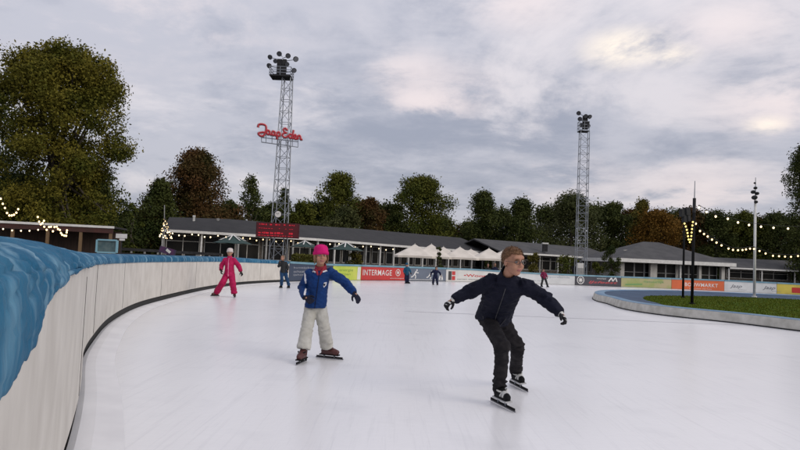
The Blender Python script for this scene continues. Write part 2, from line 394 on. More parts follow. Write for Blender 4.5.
# near columns (x < 150) are passed once going out; make monotone
def mono(A):
    r = []; last = -1
    for s, z in A:
        if s > last: r.append((s, z)); last = s
    return r
LE = mono(LE); TC = mono(TC)
print('LE', [(round(a - S0, 2), round(z, 3)) for a, z in LE]); print('TC', [(round(a - S0, 2), round(z, 3)) for a, z in TC])
cov = empty('tarpaulin_cover', pw(S0 + 8, .8, .2), 'wrinkled blue tarpaulin draped over the top of the white curved barrier', 'tarpaulin')
q = list(np.arange(S0 - 3, S0 + 9, .016)) + list(np.arange(S0 + 9, sb, .12))
lx, lz = zip(*LE); tx, tz = zip(*TC); rings = []; M_ = 40
for s in q:
    lo = interp(s, lx, lz); hi = interp(s, tx, tz); nr = max(0, min(1, 1 - (s - S0 - 4) / 9.0)); nr = max(nr, .12)
    lo += .045 * nr + nr * .03 * noise.noise(Vector((s * 3.0, 0, 4))) + nr * .012 * noise.noise(Vector((s * 14.0, 0, 9)))
    crest = .16 + .14 * min(1, nr * 1.4)
    prof = []
    fl = .006 + .012 * nr
    for k in range(M_ + 1):
        t = k / M_
        if t < .35:      # hanging front
            u = t / .35; off = -fl - .012 * math.sin(u * 3.1); z = lo + (min(hi - .05 - .09 * nr, lo + (hi - lo) * .62) - lo) * u
        elif t < .8:    # rounding over the top
            u = (t - .35) / .45; z0 = min(hi - .05 - .09 * nr, lo + (hi - lo) * .62); a = u * math.pi / 2
            off = -fl + (crest + fl) * (1 - math.cos(a)); z = z0 + (hi - z0) * math.sin(a)
        else:
            u = (t - .8) / .2; off = crest + .22 * u; z = hi - (hi - .72) * u * u
        # folds run down and across the roll
        f1 = noise.noise(Vector((s * 3.2 + t * 1.5, t * 1.3, 1.7))); f2 = noise.noise(Vector((s * 9 + t * 3.5, t * 2.0, 7))); f3 = abs(noise.noise(Vector((s * 5.5 + t * 2.4, t * 1.1, 21))))
        amp = nr * (.3 + .7 * math.sin(min(1, t / .8) * math.pi * .9)) if t < .8 else nr * .3
        f4 = 1 - 2.4 * abs(noise.noise(Vector((s * 6.5 - t * 1.2 + .5 * f1, t * .9, 33)))); f5 = 1 - 2.4 * abs(noise.noise(Vector((s * 15 + t * 2.0, t * 1.6 + f1, 51)))); f6 = 1 - 2.2 * abs(noise.noise(Vector((s * 3.0 - t * 5.0, t * 4.5 + s * 1.5, 77))))
        cr = noise.noise(Vector((s * 2.2 + z * 9, z * 6 - s * 2.0, off * 7))); cr2 = noise.noise(Vector((s * 5.0 - z * 12, z * 9 + s * 3.0, off * 12 + 5)))
        dsp = .55 * (-.026 * max(0, 1 - 5 * abs(cr)) - .018 * max(0, 1 - 4 * abs(cr2)) + .014 * f1 + .006 * f2 + .013 * (f3 - .2) - .013 * max(0, f4) ** 3 * (1 if t < .5 else .5) - .005 * max(0, f5) ** 3 - .005 * max(0, f6) ** 4 * min(1, t * 2)) * amp
        zz = z + (dsp * .5 if .4 < t < .85 else 0)
        if t > .6: zz = min(zz, z + .010); dsp = max(-.02, min(.02, dsp))
        prof.append(pw(s, zz, off - dsp))
    rings.append(prof)
b = MB(); base = 0
for r in rings: b.v += [tuple(p) for p in r]
n = M_ + 1
for i in range(len(rings) - 1):
    for k in range(M_): b.f.append((i * n + k, i * n + k + 1, (i + 1) * n + k + 1, (i + 1) * n + k)); b.m.append(0)
o = b.build('sheet', m_tarp, cov, smooth=True)
md = o.modifiers.new('th', 'SOLIDIFY'); md.thickness = .006; md.offset = 1
b = MB()      # lashing cord loops on the outer crest
cp = [pw(s, interp(s, tx, tz) + .004, .34) for s in np.arange(S0 + 3.2, S0 + 8, .1)]
b.tube(cp, .008, 6); b.build('lashing_cord', m_cable, cov)
# strut wall behind supporting the cover
b = MB(); b.rings([[pw(s, -.04, .32), pw(s, .78, .32), pw(s, .78, .40), pw(s, -.04, .40)] for s in np.arange(sa, sb, .5)]); b.build('rear_support', m_post, bar)
# ------------------------------------------------------------------ advertising boards along the far side
toppx = [(280, 260.7), (330, 263.7), (400, 266), (470, 268.6), (540, 273), (610, 275.9), (725, 279.8), (800, 283.4)]
hs = []
for px, py in toppx:
    s = s_far(px); hs.append((s, z_at(s, 0, px, py)))
hx, hz = zip(*hs); print('board heights', [round(h, 2) for h in hz])
hz = [max(.62, h) for h in hz]
def btop(s): return interp(s, hx, hz)
def text_tris(txt, size=1, shear=0, bold=0.0, space=1.0):
    cu = bpy.data.curves.new('t', 'FONT'); cu.body = txt; cu.size = size; cu.shear = shear; cu.offset = bold; cu.space_character = space; cu.resolution_u = 3
    o = bpy.data.objects.new('t', cu); COL.objects.link(o); dg = bpy.context.evaluated_depsgraph_get(); me = bpy.data.meshes.new_from_object(o.evaluated_get(dg))
    vs = [tuple(v.co) for v in me.vertices]; fs = [tuple(p.vertices) for p in me.polygons]
    bpy.data.objects.remove(o); bpy.data.meshes.remove(me); bpy.data.curves.remove(cu)
    x0 = min(v[0] for v in vs); x1 = max(v[0] for v in vs); y0 = min(v[1] for v in vs); y1 = max(v[1] for v in vs)
    return [((v[0] - x0) / (x1 - x0), (v[1] - y0) / (y1 - y0)) for v in vs], fs
def board_text(b, txt, s0, s1, z0, z1, off=-.006, **k):
    vs, fs = text_tris(txt, **k); b.add([pw(s0 + (s1 - s0) * x, z0 + (z1 - z0) * y, off) for x, y in vs], fs, 0)
def poly2(b, P, off=-.006, mi=0):
    b.add([pw(s, z, off) for s, z in P], [tuple(range(len(P)))], mi)
def plain(name, col, rough=.45): return mat(name, col, rough, tuple(c * .82 for c in col), 1.5, 5)
inks = {}
def ink(c):
    if c not in inks: inks[c] = plain('ink', c)
    return inks[c]
def board(x0, x1, col, label, col2=None):
    s0, s1 = s_far(x0), s_far(x1); e = empty('advertising_board', pw((s0 + s1) / 2, 0, .03), label, 'advertising board', 'advertising boards along the far side of the rink')
    q = np.linspace(s0 + .012, s1 - .012, max(3, int((s1 - s0) / .4)))
    m = mat('board_face', col, .4, col2 or tuple(c * .85 for c in col), 1.3, 4, ramp=(.4, .62))
    b = MB(); b.rings([[pw(s, .05, 0), pw(s, btop(s) - .10, 0), pw(s, btop(s) - .10, .05), pw(s, .05, .05)] for s in q]); b.build('panel', m, e)
    b = MB(); b.rings([[pw(s, btop(s) - .095, -.03), pw(s, btop(s), -.02), pw(s, btop(s), .10), pw(s, btop(s) - .095, .10)] for s in q]); b.build('top_rail', m_rail, e)
    b = MB(); b.rings([[pw(s, -.03, -.02), pw(s, .045, -.02), pw(s, .045, .06), pw(s, -.03, .06)] for s in q]); b.build('kick_strip', m_post if sum(col) > .6 else m_darkiron, e)
    return e, s0, s1
def L2(e, col, fn, name='lettering', rename=None):
    class Split(list): pass
    for f in (fn if isinstance(fn, (list, tuple)) else [fn]):
        b = MB(); f(b); b.build(name, ink(col), e)
# 1 dark navy
W_ = (.70, .69, .66)
e, a, z = board(289.5, 333, (.03, .045, .08), 'dark navy advertising board with rows of pale text behind the girl in blue')
L2(e, (.35, .36, .40), [lambda b, q=q: board_text(b, q[0], a + (z - a) * q[1], a + (z - a) * q[2], q[3], q[3] + .10) for q in (('kunstijsbaan', .10, .62, .58), ('schaatsen', .10, .50, .42), ('ijshockey', .10, .52, .26))])
# 2 lime
e, a, z = board(333, 361, (.42, .52, .06), 'lime green advertising board with a white end strip', (.52, .56, .10))
L2(e, (.20, .32, .05), (lambda b: board_text(b, 'energie', a + .5, a + 1.6, .45, .62), lambda b: board_text(b, 'groen', a + .6, a + 1.4, .25, .38)))
L2(e, W_, lambda b: poly2(b, [(z - .32, .08), (z - .05, .08), (z - .05, .72), (z - .28, .72)]), 'end_strip')
# 3 red
e, a, z = board(361, 405, (.50, .035, .03), 'red advertising board lettered in white beside the lime board')
w_ = z - a
L2(e, W_, (lambda b: board_text(b, 'INTERMAGE', a + w_ * .04, a + w_ * .70, .30, .60, bold=.008, space=1.1), lambda b: board_text(b, 'www.intermage.nl', a + w_ * .66, a + w_ * .97, .12, .19)))
def star(b, s, zz, r, rr):
    P = []
    for k in range(16):
        q = r if k % 2 == 0 else r * rr; t = math.pi * k / 8; P.append((s + q * math.cos(t), zz + q * math.sin(t)))
    for k in range(16): poly2(b, [(s, zz), P[k], P[(k + 1) % 16]])
def ringp(b, s, zz, r, r2, n=20, a0=0, a1=2 * math.pi):
    for k in range(n):
        t, u = a0 + (a1 - a0) * k / n, a0 + (a1 - a0) * (k + 1) / n
        poly2(b, [(s + r * math.cos(t), zz + r * math.sin(t)), (s + r * math.cos(u), zz + r * math.sin(u)), (s + r2 * math.cos(u), zz + r2 * math.sin(u)), (s + r2 * math.cos(t), zz + r2 * math.sin(t))])
L2(e, W_, lambda b: (ringp(b, a + w_ * .84, .47, .19, .155), star(b, a + w_ * .84, .47, .13, .4)), 'logo')
# 4 grey blue with skaters
e, a, z = board(405, 446, (.12, .145, .19), 'slate blue advertising board with white skater emblems')
def stroke(b, P, wd):
    for (x0, y0), (x1, y1) in zip(P[:-1], P[1:]):
        d = math.hypot(x1 - x0, y1 - y0) or 1; nx, ny = -(y1 - y0) / d * wd, (x1 - x0) / d * wd
        poly2(b, [(x0 - nx, y0 - ny), (x1 - nx, y1 - ny), (x1 + nx, y1 + ny), (x0 + nx, y0 + ny)])
def skater_logo(b, s, z0, k):
    f = lambda P: [(s + x * k, z0 + y * k) for x, y in P]
    stroke(b, f([(-.02, .26), (.1, .44)]), .05 * k); stroke(b, f([(.08, .43), (.2, .34), (.28, .36)]), .025 * k)
    stroke(b, f([(-.02, .27), (.08, .16), (.04, .02)]), .035 * k); stroke(b, f([(-.03, .26), (-.15, .14), (-.28, .10)]), .03 * k)
    ringp(b, s + .15 * k, z0 + .50 * k, .05 * k, 0.0)
L2(e, W_, (lambda b: skater_logo(b, a + .75, .14, 1.0), lambda b: skater_logo(b, a + 1.9, .14, .9), lambda b: stroke(b, [(z - .5, .14), (z - .38, .45), (z - .26, .14)], .05), lambda b: stroke(b, [(a + .3, .11), (z - .2, .11)], .012)), 'logo')
# 5 white with red/black square
e, a, z = board(446, 507, (.60, .59, .56), 'white advertising board with a red and black square logo')
L2(e, (.5, .03, .03), (lambda b: board_text(b, '\u2022Woonstad', a + 1.35, z - .5, .34, .50, bold=.02), lambda b: poly2(b, [(a + .45, .42), (a + .7, .42), (a + .7, .64), (a + .45, .64)]), lambda b: poly2(b, [(a + .45, .12), (a + .7, .12), (a + .7, .36), (a + .45, .36)])))
L2(e, (.03, .03, .03), (lambda b: poly2(b, [(a + .18, .12), (a + .42, .12), (a + .42, .64), (a + .18, .64)]), lambda b: board_text(b, 'samen wonen in de stad', a + .85, z - .8, .16, .23)), 'logo')
# 6 white faint text
e, a, z = board(507, 575, (.56, .57, .57), 'white advertising board with faint grey text behind the red skater')
L2(e, (.30, .34, .38), (lambda b: board_text(b, 'Sportfonds', a + 3.0, z - .4, .42, .58), lambda b: board_text(b, 'bewegen in de stad', a + .8, a + 2.6, .2, .28)))
# 7 dark
e, a, z = board(575, 621, (.035, .035, .05), 'dark advertising board with a round white emblem and red script')
L2(e, W_, (lambda b: (ringp(b, a + .42, .38, .27, .22), star(b, a + .42, .38, .225, .35)), lambda b: stroke(b, [(z - .9, .35), (z - .7, .60), (z - .6, .38), (z - .4, .62), (z - .3, .36)], .04), lambda b: board_text(b, 'winterland', a + 1.6, z - 1.1, .48, .58)), 'logo')
L2(e, (.45, .05, .06), lambda b: board_text(b, 'IJsfeest', a + 1.0, z - .25, .16, .36, shear=.3, bold=.02))
# 8 mottled green/yellow
e, a, z = board(621, 671.5, (.28, .33, .10), 'mottled olive green advertising board with yellow patches', (.42, .36, .20))
L2(e, (.14, .30, .10), (lambda b: board_text(b, 'natuurlijk', z - 1.9, z - .5, .34, .52, bold=.01), lambda b: stroke(b, [(a + .3, .2), (a + 1.5, .26)], .04)))
# 9 orange
e, a, z = board(671.5, 724.5, (.62, .13, .04), 'orange advertising board with white block text behind the dark poles')
L2(e, W_, (lambda b: board_text(b, 'BOUWMARKT', a + .9, z - .4, .26, .50, bold=.01, space=1.1), lambda b: board_text(b, 'alles voor uw huis', a + 1.2, z - .8, .10, .17)))
# 10 white with script twice
e, a, z = board(724.5, 777, (.60, .61, .60), 'white advertising board with the same dark script word twice')
L2(e, (.05, .06, .08), [lambda b, s=s: board_text(b, 'Jaap', s, s + .75, .24, .52, shear=.4) for s in (a + .35, a + 2.35)])
L2(e, (.25, .27, .29), [lambda b, s=s: board_text(b, 'ijsbaan', s, s + .5, .14, .22, shear=.2) for s in (a + .9, a + 2.9)], 'small_text')
# 11 yellow
e, a, z = board(777, 830, (.62, .50, .08), 'yellow advertising board with a red block, last at the right')
L2(e, (.5, .03, .02), lambda b: poly2(b, [(a + .85, .16), (a + 2.6, .16), (a + 2.6, .50), (a + .85, .50)]), 'logo')
L2(e, (.7, .6, .1), lambda b: board_text(b, 'KEUS', a + .98, a + 2.4, .22, .42, off=-.010, bold=.02))
e, a, z = board(830, 930, (.6, .6, .58), 'plain white advertising board past the yellow one')

# ------------------------------------------------------------------ infield island
tipc = [gnd(800, 331.5), gnd(735, 323.3), gnd(675, 317), gnd(640, 312.3), gnd(622, 308.8), gnd(606, 303.5)]
op = [(p.x, p.y) for p in tipc] + [(7.2, 22.9), (7.75, 25.4), (9.0, 28.3), (11.4, 30.8), (14.3, 32.7), (20, 33.3), (27, 32), (31, 27), (32, 18), (28, 9), (19, 5.5), (13, 8)]
oc = catmull(op + op[:3], .2)
n1 = len(catmull(op[:1] + op[1:2], .2)); 
oc = [p for p in oc]
# cut to one lap
lap = []
for p in oc:
    if len(lap) > 60 and (p - lap[0]).length < .25: break
    lap.append(p)
area = sum(lap[i].x * lap[(i + 1) % len(lap)].y - lap[(i + 1) % len(lap)].x * lap[i].y for i in range(len(lap)))
if area < 0: lap = lap[::-1]
def inset(lp, d):
    A = np.array([tuple(p) for p in lp]); 
    for _ in range(4): A = A * .5 + (np.roll(A, 1, 0) + np.roll(A, -1, 0)) * .25
    T = np.roll(A, -1, 0) - np.roll(A, 1, 0); T /= np.hypot(T[:, 0], T[:, 1])[:, None]; Nn = np.stack([-T[:, 1], T[:, 0]], 1)
    dd = d if hasattr(d, '__len__') else np.full(len(A), d)
    return A + Nn * np.array(dd)[:, None]
dist = [float(np.interp(p.y, [14, 20, 29, 32], [1.1, 1.45, 2.1, 2.8])) for p in lap]
O0 = inset(lap, 0.0); O1 = inset(lap, .10); O2 = inset(lap, .16); O3 = inset(lap, dist)
for _ in range(10): O3 = O3 * .5 + (np.roll(O3, 1, 0) + np.roll(O3, -1, 0)) * .25
n = len(O0)
def ringmesh(rs):
    b = MB()
    for A, zz in rs: b.v += [(x, y, zz) for x, y in A]
    for i in range(len(rs) - 1):
        for k in range(n): k2 = (k + 1) % n; b.f.append((i * n + k, i * n + k2, (i + 1) * n + k2, (i + 1) * n + k)); b.m.append(0)
    return b
isl = empty('infield_kerb', (16, 19, 0), 'low curved grey kerb with blue padding around the oval lawn', 'kerb')
ringmesh([(inset(lap, -.04), .0), (inset(lap, -.04), .03), (inset(lap, .01), .03)]).build('base_gap', m_gap, isl)
ringmesh([(inset(lap, -.02), .03), (inset(lap, .03), .235), (inset(lap, .12), .245), (O2, .17)]).build('kerb_face', m_concrete, isl)
ringmesh([(inset(lap, .05), .242), (inset(lap, .12), .262), (inset(lap, .30), .262), (inset(lap, .42), .235)]).build('edge_strip', mat('pale_blue_edge', (.10, .20, .32), .6, (.17, .27, .36), 2), isl, smooth=True)
ringmesh([(inset(lap, .40), .23), (inset(lap, 1.0), .155), (O3, .13)]).build('blue_padding', m_bluepad, isl, smooth=True)
sheet('lawn', [tuple(p) for p in O3[::2]], .128, m_grassb)
# grass blades, short
rng = np.random.default_rng(5)
def in_poly(P, poly):
    x, y = P[:, 0], P[:, 1]; c = np.zeros(len(P), bool); j = len(poly) - 1
    for i in range(len(poly)):
        xi, yi = poly[i]; xj, yj = poly[j]
        with np.errstate(divide='ignore', invalid='ignore'):
            t = ((yi > y) != (yj > y)) & (x < (xj - xi) * (y - yi) / (yj - yi) + xi)
        c ^= t; j = i
    return c
def raw_mesh(name, V, nv, m, parent=None, loc=(0, 0, 0)):
    """V: (n*nv,3) polygons of nv corners each"""
    V = V - np.array(loc); nf = len(V) // nv; me = bpy.data.meshes.new(name); me.vertices.add(len(V)); me.vertices.foreach_set('co', V.astype(np.float32).ravel())
    me.loops.add(len(V)); me.loops.foreach_set('vertex_index', np.arange(len(V), dtype=np.int32)); me.polygons.add(nf); me.polygons.foreach_set('loop_start', np.arange(0, len(V), nv, dtype=np.int32))
    me.update(calc_edges=True); me.materials.append(m); o = bpy.data.objects.new(name, me); COL.objects.link(o)
    if parent is not None: o.parent = parent
    return o
G = rng.uniform((8, 13), (26, 33), (60000, 2)); G = G[in_poly(G, [tuple(p) for p in O3[::3]])]
k = len(G); ang = rng.uniform(0, 6.28, k); h = rng.uniform(.02, .055, k); wd = .014
dx = np.stack([np.cos(ang), np.sin(ang), 0 * ang], 1) * wd; base = np.c_[G, np.full(k, .128)]; tip = base + np.c_[rng.normal(0, .015, (k, 2)), h]
V = np.stack([base - dx, base + dx, tip], 1).reshape(-1, 3)
m_blade = mat('grass_blade', (.060, .100, .010), .9, (.11, .115, .016), 1.0, 5, island=.5, spec=.04)
o = raw_mesh('grass', V, 3, m_blade); tag(o, 'short mown grass covering the oval infield', 'grass', kind='stuff')

# ------------------------------------------------------------------ long pavilion buildings
UPV = Vector((0, 0, 1))
def long_building(name, line, zr, label, roofm, back=5.0, overhang=1.4, post=2.1, wallm=None, seedv=1, zg=GZ, light_post=True):
    """line: list of (point on eave with z)"""
    e = empty(name, (line[0].x, line[0].y, zg), label, 'building')
    pts = [Vector(p) for p in line]
    nrm = []
    for i in range(len(pts)):
        t = (pts[min(i + 1, len(pts) - 1)] - pts[max(i - 1, 0)]); t.z = 0; t.normalize(); nrm.append(Vector((-t.y, t.x, 0)))
    b = MB()
    rid = [p + nn * back + Vector((0, 0, zr[i] - p.z)) for i, (p, nn) in enumerate(zip(pts, nrm))]
    bk = [p + nn * (2 * back) for p, nn in zip(pts, nrm)]
    b.rings([[pts[i] + UPV * .02, rid[i] + UPV * .02, bk[i] + UPV * .02, bk[i] - UPV * .10, rid[i] - UPV * .14, pts[i] - UPV * .10] for i in range(len(pts))]); b.build('roof', roofm, e)
    b = MB(); b.rings([[p - nn * .05 - UPV * .17, p - nn * .05 + UPV * .03, p - nn * .005 + UPV * .03, p - nn * .005 - UPV * .17] for p, nn in zip(pts, nrm)]); b.build('fascia', m_paint, e)
    # wall
    wl = [p + nn * overhang for p, nn in zip(pts, nrm)]
    b = MB(); b.rings([[Vector((p.x, p.y, zg)), Vector((p.x, p.y, p.z - .14)), Vector((p.x, p.y, p.z - .14)) + nn * .2, Vector((p.x, p.y, zg)) + nn * .2] for p, nn in zip(wl, nrm)]); b.build('wall', wallm or m_brick, e)
    rr = random.Random(seedv)
    for i in range(len(pts) - 1):
        A, B = pts[i], pts[i + 1]; Lg = (B - A).length; n = max(1, int(Lg / post)); t = (B - A).normalized(); nn = Vector((-t.y, t.x, 0)).normalized(); tt = Vector((t.x, t.y, 0)).normalized()
        for k in range(n):
            c = A.lerp(B, (k + .5) / n); x = A.lerp(B, k / n); wz = c.z - .32
            q = MB(); p0 = x + nn * .25
            q.box(Vector((p0.x, p0.y, (zg + x.z - .12) / 2)), (.13 if light_post else .1, .13, x.z - .12 - zg), (tt, nn, UPV)); q.build('post', m_paint if (light_post and rr.random() < .6) else m_post, e)
            wc = c + nn * (overhang - .02); ww = Lg / n * .86
            z0, z1 = zg + .75, wz; g = MB(); g.box(Vector((wc.x, wc.y, (z0 + z1) / 2)), (ww, .03, z1 - z0), (tt, nn, UPV)); wo = g.build('window', m_glassd, e)
            f = MB(); cc = wc - nn * .03
            for sx in (-.5, 0, .5): f.box(Vector((cc.x, cc.y, (z0 + z1) / 2)) + tt * (sx * ww), (.06, .04, z1 - z0 + .06), (tt, nn, UPV))
            for zz in (z0, z1, z0 + (z1 - z0) * .72): f.box(Vector((cc.x, cc.y, zz)) + nn * .004, (ww - .1, .035, .05), (tt, nn, UPV))
            f.build('frame', m_post if rr.random() < .6 else m_stone, wo)
    return e, pts, nrm, rid
ln = [at(163, 229.5, 48.5), at(240, 233.8, 50), at(320, 239, 54), at(396, 245.2, 62.5), at(495, 252.5, 77)]
rz_ = []
for (px, py, d) in ((170, 217.5, 53.5), (240, 220, 55), (325, 226.5, 59), (400, 231.5, 67.5), (495, 240, 82)): rz_.append(at(px, py, d).z)
print('eaves', [round(p.z, 2) for p in ln], 'ridge', [round(z, 2) for z in rz_])
mainb, bp1, bn1, br1 = long_building('clubhouse', ln, rz_, 'long low clubhouse with dark felt roof and white posts behind the parasols', m_roof, seedv=2)
ln2 = [at(502, 252, 71), at(560, 255.2, 76), at(622, 260, 87)]
rz2 = [at(507, 240.3, 76).z, at(572, 245, 81).z, at(618, 249.5, 92).z]
long_building('side_pavilion', ln2, rz2, 'grey roofed low building between the clubhouse and the hipped pavilion', m_roof2, seedv=5, post=2.6)
ln3 = [at(730, 267.5, 84), at(796, 270.5, 84), at(850, 273, 84)]
long_building('brick_annex', ln3, [at(733, 258.5, 90).z] * 3, 'low brick annex with pale fascia at the far right', m_roof2, seedv=8, post=3.2)
# hipped pavilion
c0 = at(618.5, 259.2, 70); c1 = at(736, 262.6, 72); zt = (c0.z + c1.z) / 2; t = (c1 - c0); t.z = 0; Wd = t.length; t.normalize(); nn = Vector((-t.y, t.x, 0)); A = Vector((c0.x, c0.y, 0)); D_ = 11.0
pav = empty('hipped_pavilion', A + t * Wd / 2 + nn * 5 + Vector((0, 0, GZ)), 'glazed pavilion with grey hipped roof and wide white fascia', 'building')
apz = at(672, 242.8, 76).z
def V3(u, v, z): q = A + t * u + nn * v; return Vector((q.x, q.y, z))
b = MB(); ra, rb_ = V3(Wd * .42, D_ / 2, apz), V3(Wd * .56, D_ / 2, apz)
k0, k1, k2, k3 = V3(0, 0, zt), V3(Wd, 0, zt), V3(Wd, D_, zt), V3(0, D_, zt)
b.add([k0, k1, k2, k3, ra, rb_], [(0, 1, 5, 4), (1, 2, 5), (2, 3, 4, 5), (3, 0, 4), (0, 3, 2, 1)]); b.build('roof', m_roof2, pav)
b = MB()
for p, q in ((k0, k1), (k1, k2), (k2, k3), (k3, k0)): b.bar(p - UPV * .17, q - UPV * .17, .12, .40)
b.build('fascia', m_paint, pav)
b = MB(); mid = V3(Wd / 2, D_ / 2, 0); b.box(Vector((mid.x, mid.y, (GZ + zt - .3) / 2)), (Wd - 3.2, D_ - 3.2, zt - .3 - GZ), (t, nn, UPV)); b.build('wall', m_stone, pav)
for fr, wd in ((.065, .45), (.33, .8), (.56, .16), (.73, .30), (.93, .40)):
    b = MB(); p = V3(Wd * fr, 1.0, 0); b.box(Vector((p.x, p.y, (GZ + zt - .3) / 2)), (wd, .4, zt - .3 - GZ), (t, nn, UPV)); b.build('pillar', m_stone if wd > .2 else m_paint, pav)
fr = [.10, .19, .275, .37, .46, .55, .585, .66, .76, .84, .91]
for a, z in zip(fr[:-1], fr[1:]):
    if z - a < .05: continue
    u = (a + z) / 2; p = V3(Wd * u, 1.56, 0); ww = Wd * (z - a) * .92; b = MB(); b.box(Vector((p.x, p.y, (.3 + zt - .45) / 2)), (ww, .05, zt - .75), (t, nn, UPV)); wo = b.build('window', m_glassd, pav)
    b = MB(); p = V3(Wd * u, 1.50, 0)
    for sx in (-.5, .5): b.box(Vector((p.x, p.y, (.3 + zt - .45) / 2)) + t * sx * ww, (.07, .05, zt - .75), (t, nn, UPV))
    b.box(Vector((p.x, p.y, .95)), (ww - .1, .045, .06), (t, nn, UPV)); b.build('frame', m_post, wo)
def on_roof(px, py, d, size, m, name, label, cat, cap=None):
    p = at(px, py, d); e = empty(name, p, label, cat); b = MB(); b.box(p + UPV * size[2] / 2 - UPV * .3, (size[0], size[1], size[2] + .6)); b.build('housing', m, e)
    if cap: b = MB(); b.box(p + UPV * (size[2] + .08), (size[0] * 1.25, size[1] * 1.25, .16)); b.build('cowl', cap, e)
on_roof(545, 246.5, 75.5, (.55, .5, .28), m_darkiron, 'roof_fan', 'dark roof fan with white cowl on the grey roof left of the thin tower', 'roof fan', m_paint)
on_roof(625.5, 258, 74, (.42, .42, .95), m_stone, 'chimney_stack', 'short pale chimney stack at the left edge of the hipped pavilion', 'chimney')
on_roof(194, 218.5, 52.5, (.14, .14, .10), m_paint, 'roof_vent', 'small white vent on the dark roof, right of the lit cone tree', 'roof vent', m_paint)
on_roof(218, 221, 53.5, (.14, .14, .06), m_paint, 'roof_vent', 'small pale vent on the dark roof, left of the scoreboard', 'roof vent', m_post)
on_roof(208, 221, 70, (.1, .1, .1), m_paint, 'roof_vent', 'pale vent peeping over the clubhouse ridge between two others', 'roof vent') if False else None
# left shed
A, B = at(-26, 219.5, 36), at(113.5, 227.4, 37.5); t = (B - A).normalized(); t2 = Vector((t.x, t.y, 0)).normalized(); nn = Vector((-t2.y, t2.x, 0)); Lg = (B - A).length
sh = empty('flat_roof_shed', Vector((A.x, A.y, GZ)), 'brown flat roofed shed with white roof edge under the big tree', 'shed')
b = MB(); c = (A + B) / 2; b.box(c + nn * 1.9 - UPV * .02, (Lg, 3.8, .10), (t2, nn, UPV)); b.build('roof', m_roof, sh)
b = MB(); b.box(c - nn * .03 - UPV * .03, (Lg + .1, .05, .13), (t2, nn, UPV)); b.build('fascia', m_paint, sh)
b = MB(); b.box(c + nn * .02 - UPV * .24, (Lg, .05, .28), (t2, nn, UPV)); b.build('red_board', mat('red_board', (.065, .02, .016), .8, (.045, .018, .013), 3), sh)
b = MB(); p = c + nn * 2.2; b.box(Vector((p.x, p.y, 1.05)), (Lg, .1, 2.2), (t2, nn, UPV)); b.build('wall', m_brown, sh)
for fr in (.02, .27, .52, .76, .98):
    p = A.lerp(B, fr) + nn * .1; b = MB(); b.box(Vector((p.x, p.y, 1.05)), (.16, .14, 2.1), (t2, nn, UPV)); b.build('post', mat('timber_post', (.16, .10, .05), .8), sh)
# blue framed notice case and sign
A = at(96.5, 252, 30); B = at(116.5, 253, 30); z1 = at(106, 240, 30).z; z0 = A.z
cs = empty('display_case', Vector(((A.x + B.x) / 2, 30, GZ)), 'light blue framed glass display case behind the barrier', 'display case')
xm = (A.x + B.x) / 2; wd = B.x - A.x
b = MB(); b.box((xm, 30.03, (z0 + z1) / 2), (wd - .08, .04, z1 - z0 - .08)); b.build('pane', mat('case_glass', (.05, .10, .11), .3, (.12, .17, .17), 3), cs)
b = MB(); m_lb = mat('light_blue_paint', (.22, .42, .50), .5)
for sx in (-.5, .5): b.box((xm + sx * wd, 30, (z0 + z1) / 2), (.07, .12, z1 - z0))
for zz in (z0, z1): b.box((xm, 30, zz), (wd - .07, .118, .07))
b.build('frame', m_lb, cs)
for sx in (-.42, .42): b = MB(); b.box((xm + sx * wd, 30, (GZ + z0) / 2 - .02), (.06, .06, z0 - GZ - .04)); b.build('leg', m_iron, cs)
p = at(121.5, 236, 32); sg = empty('sign_post', Vector((p.x, 32, GZ)), 'small white board on a post beside the blue display case', 'sign')
b = MB(); b.box((p.x, 32, p.z), (.55, .05, .22)); b.build('board', m_paint, sg); b = MB(); b.box((p.x + .05, 31.99, p.z - .18), (.26, .04, .1)); b.build('bracket', m_paint, sg); b = MB(); b.tube([(p.x, 32.06, GZ), (p.x, 32.06, p.z)], .03); b.build('pole', m_darkiron, sg)
# purple and white banner
p = at(167.5, 251, 33); bn = empty('banner', Vector((p.x, 33, GZ)), 'purple and white banner leaning below the lit cone tree', 'banner')
b = MB(); b.box((p.x, 33, p.z), (.85, .03, .32), (Vector((.97, 0, -.24)), Vector((0, 1, 0)), Vector((.24, 0, .97)))); b.build('cloth', mat('banner_cloth', (.10, .02, .09), .7, (.02, .03, .06), 3), bn)
b = MB(); b.box((p.x + .05, 32.98, p.z), (.26, .02, .13), (Vector((.8, 0, -.6)), Vector((0, 1, 0)), Vector((.6, 0, .8)))); b.build('emblem', m_paint, bn)
b = MB(); b.tube([(p.x - .4, 33.02, GZ), (p.x - .4, 33.02, p.z + .2)], .02).tube([(p.x + .4, 33.02, GZ), (p.x + .4, 33.02, p.z)], .02); b.build('stand', m_darkiron, bn)

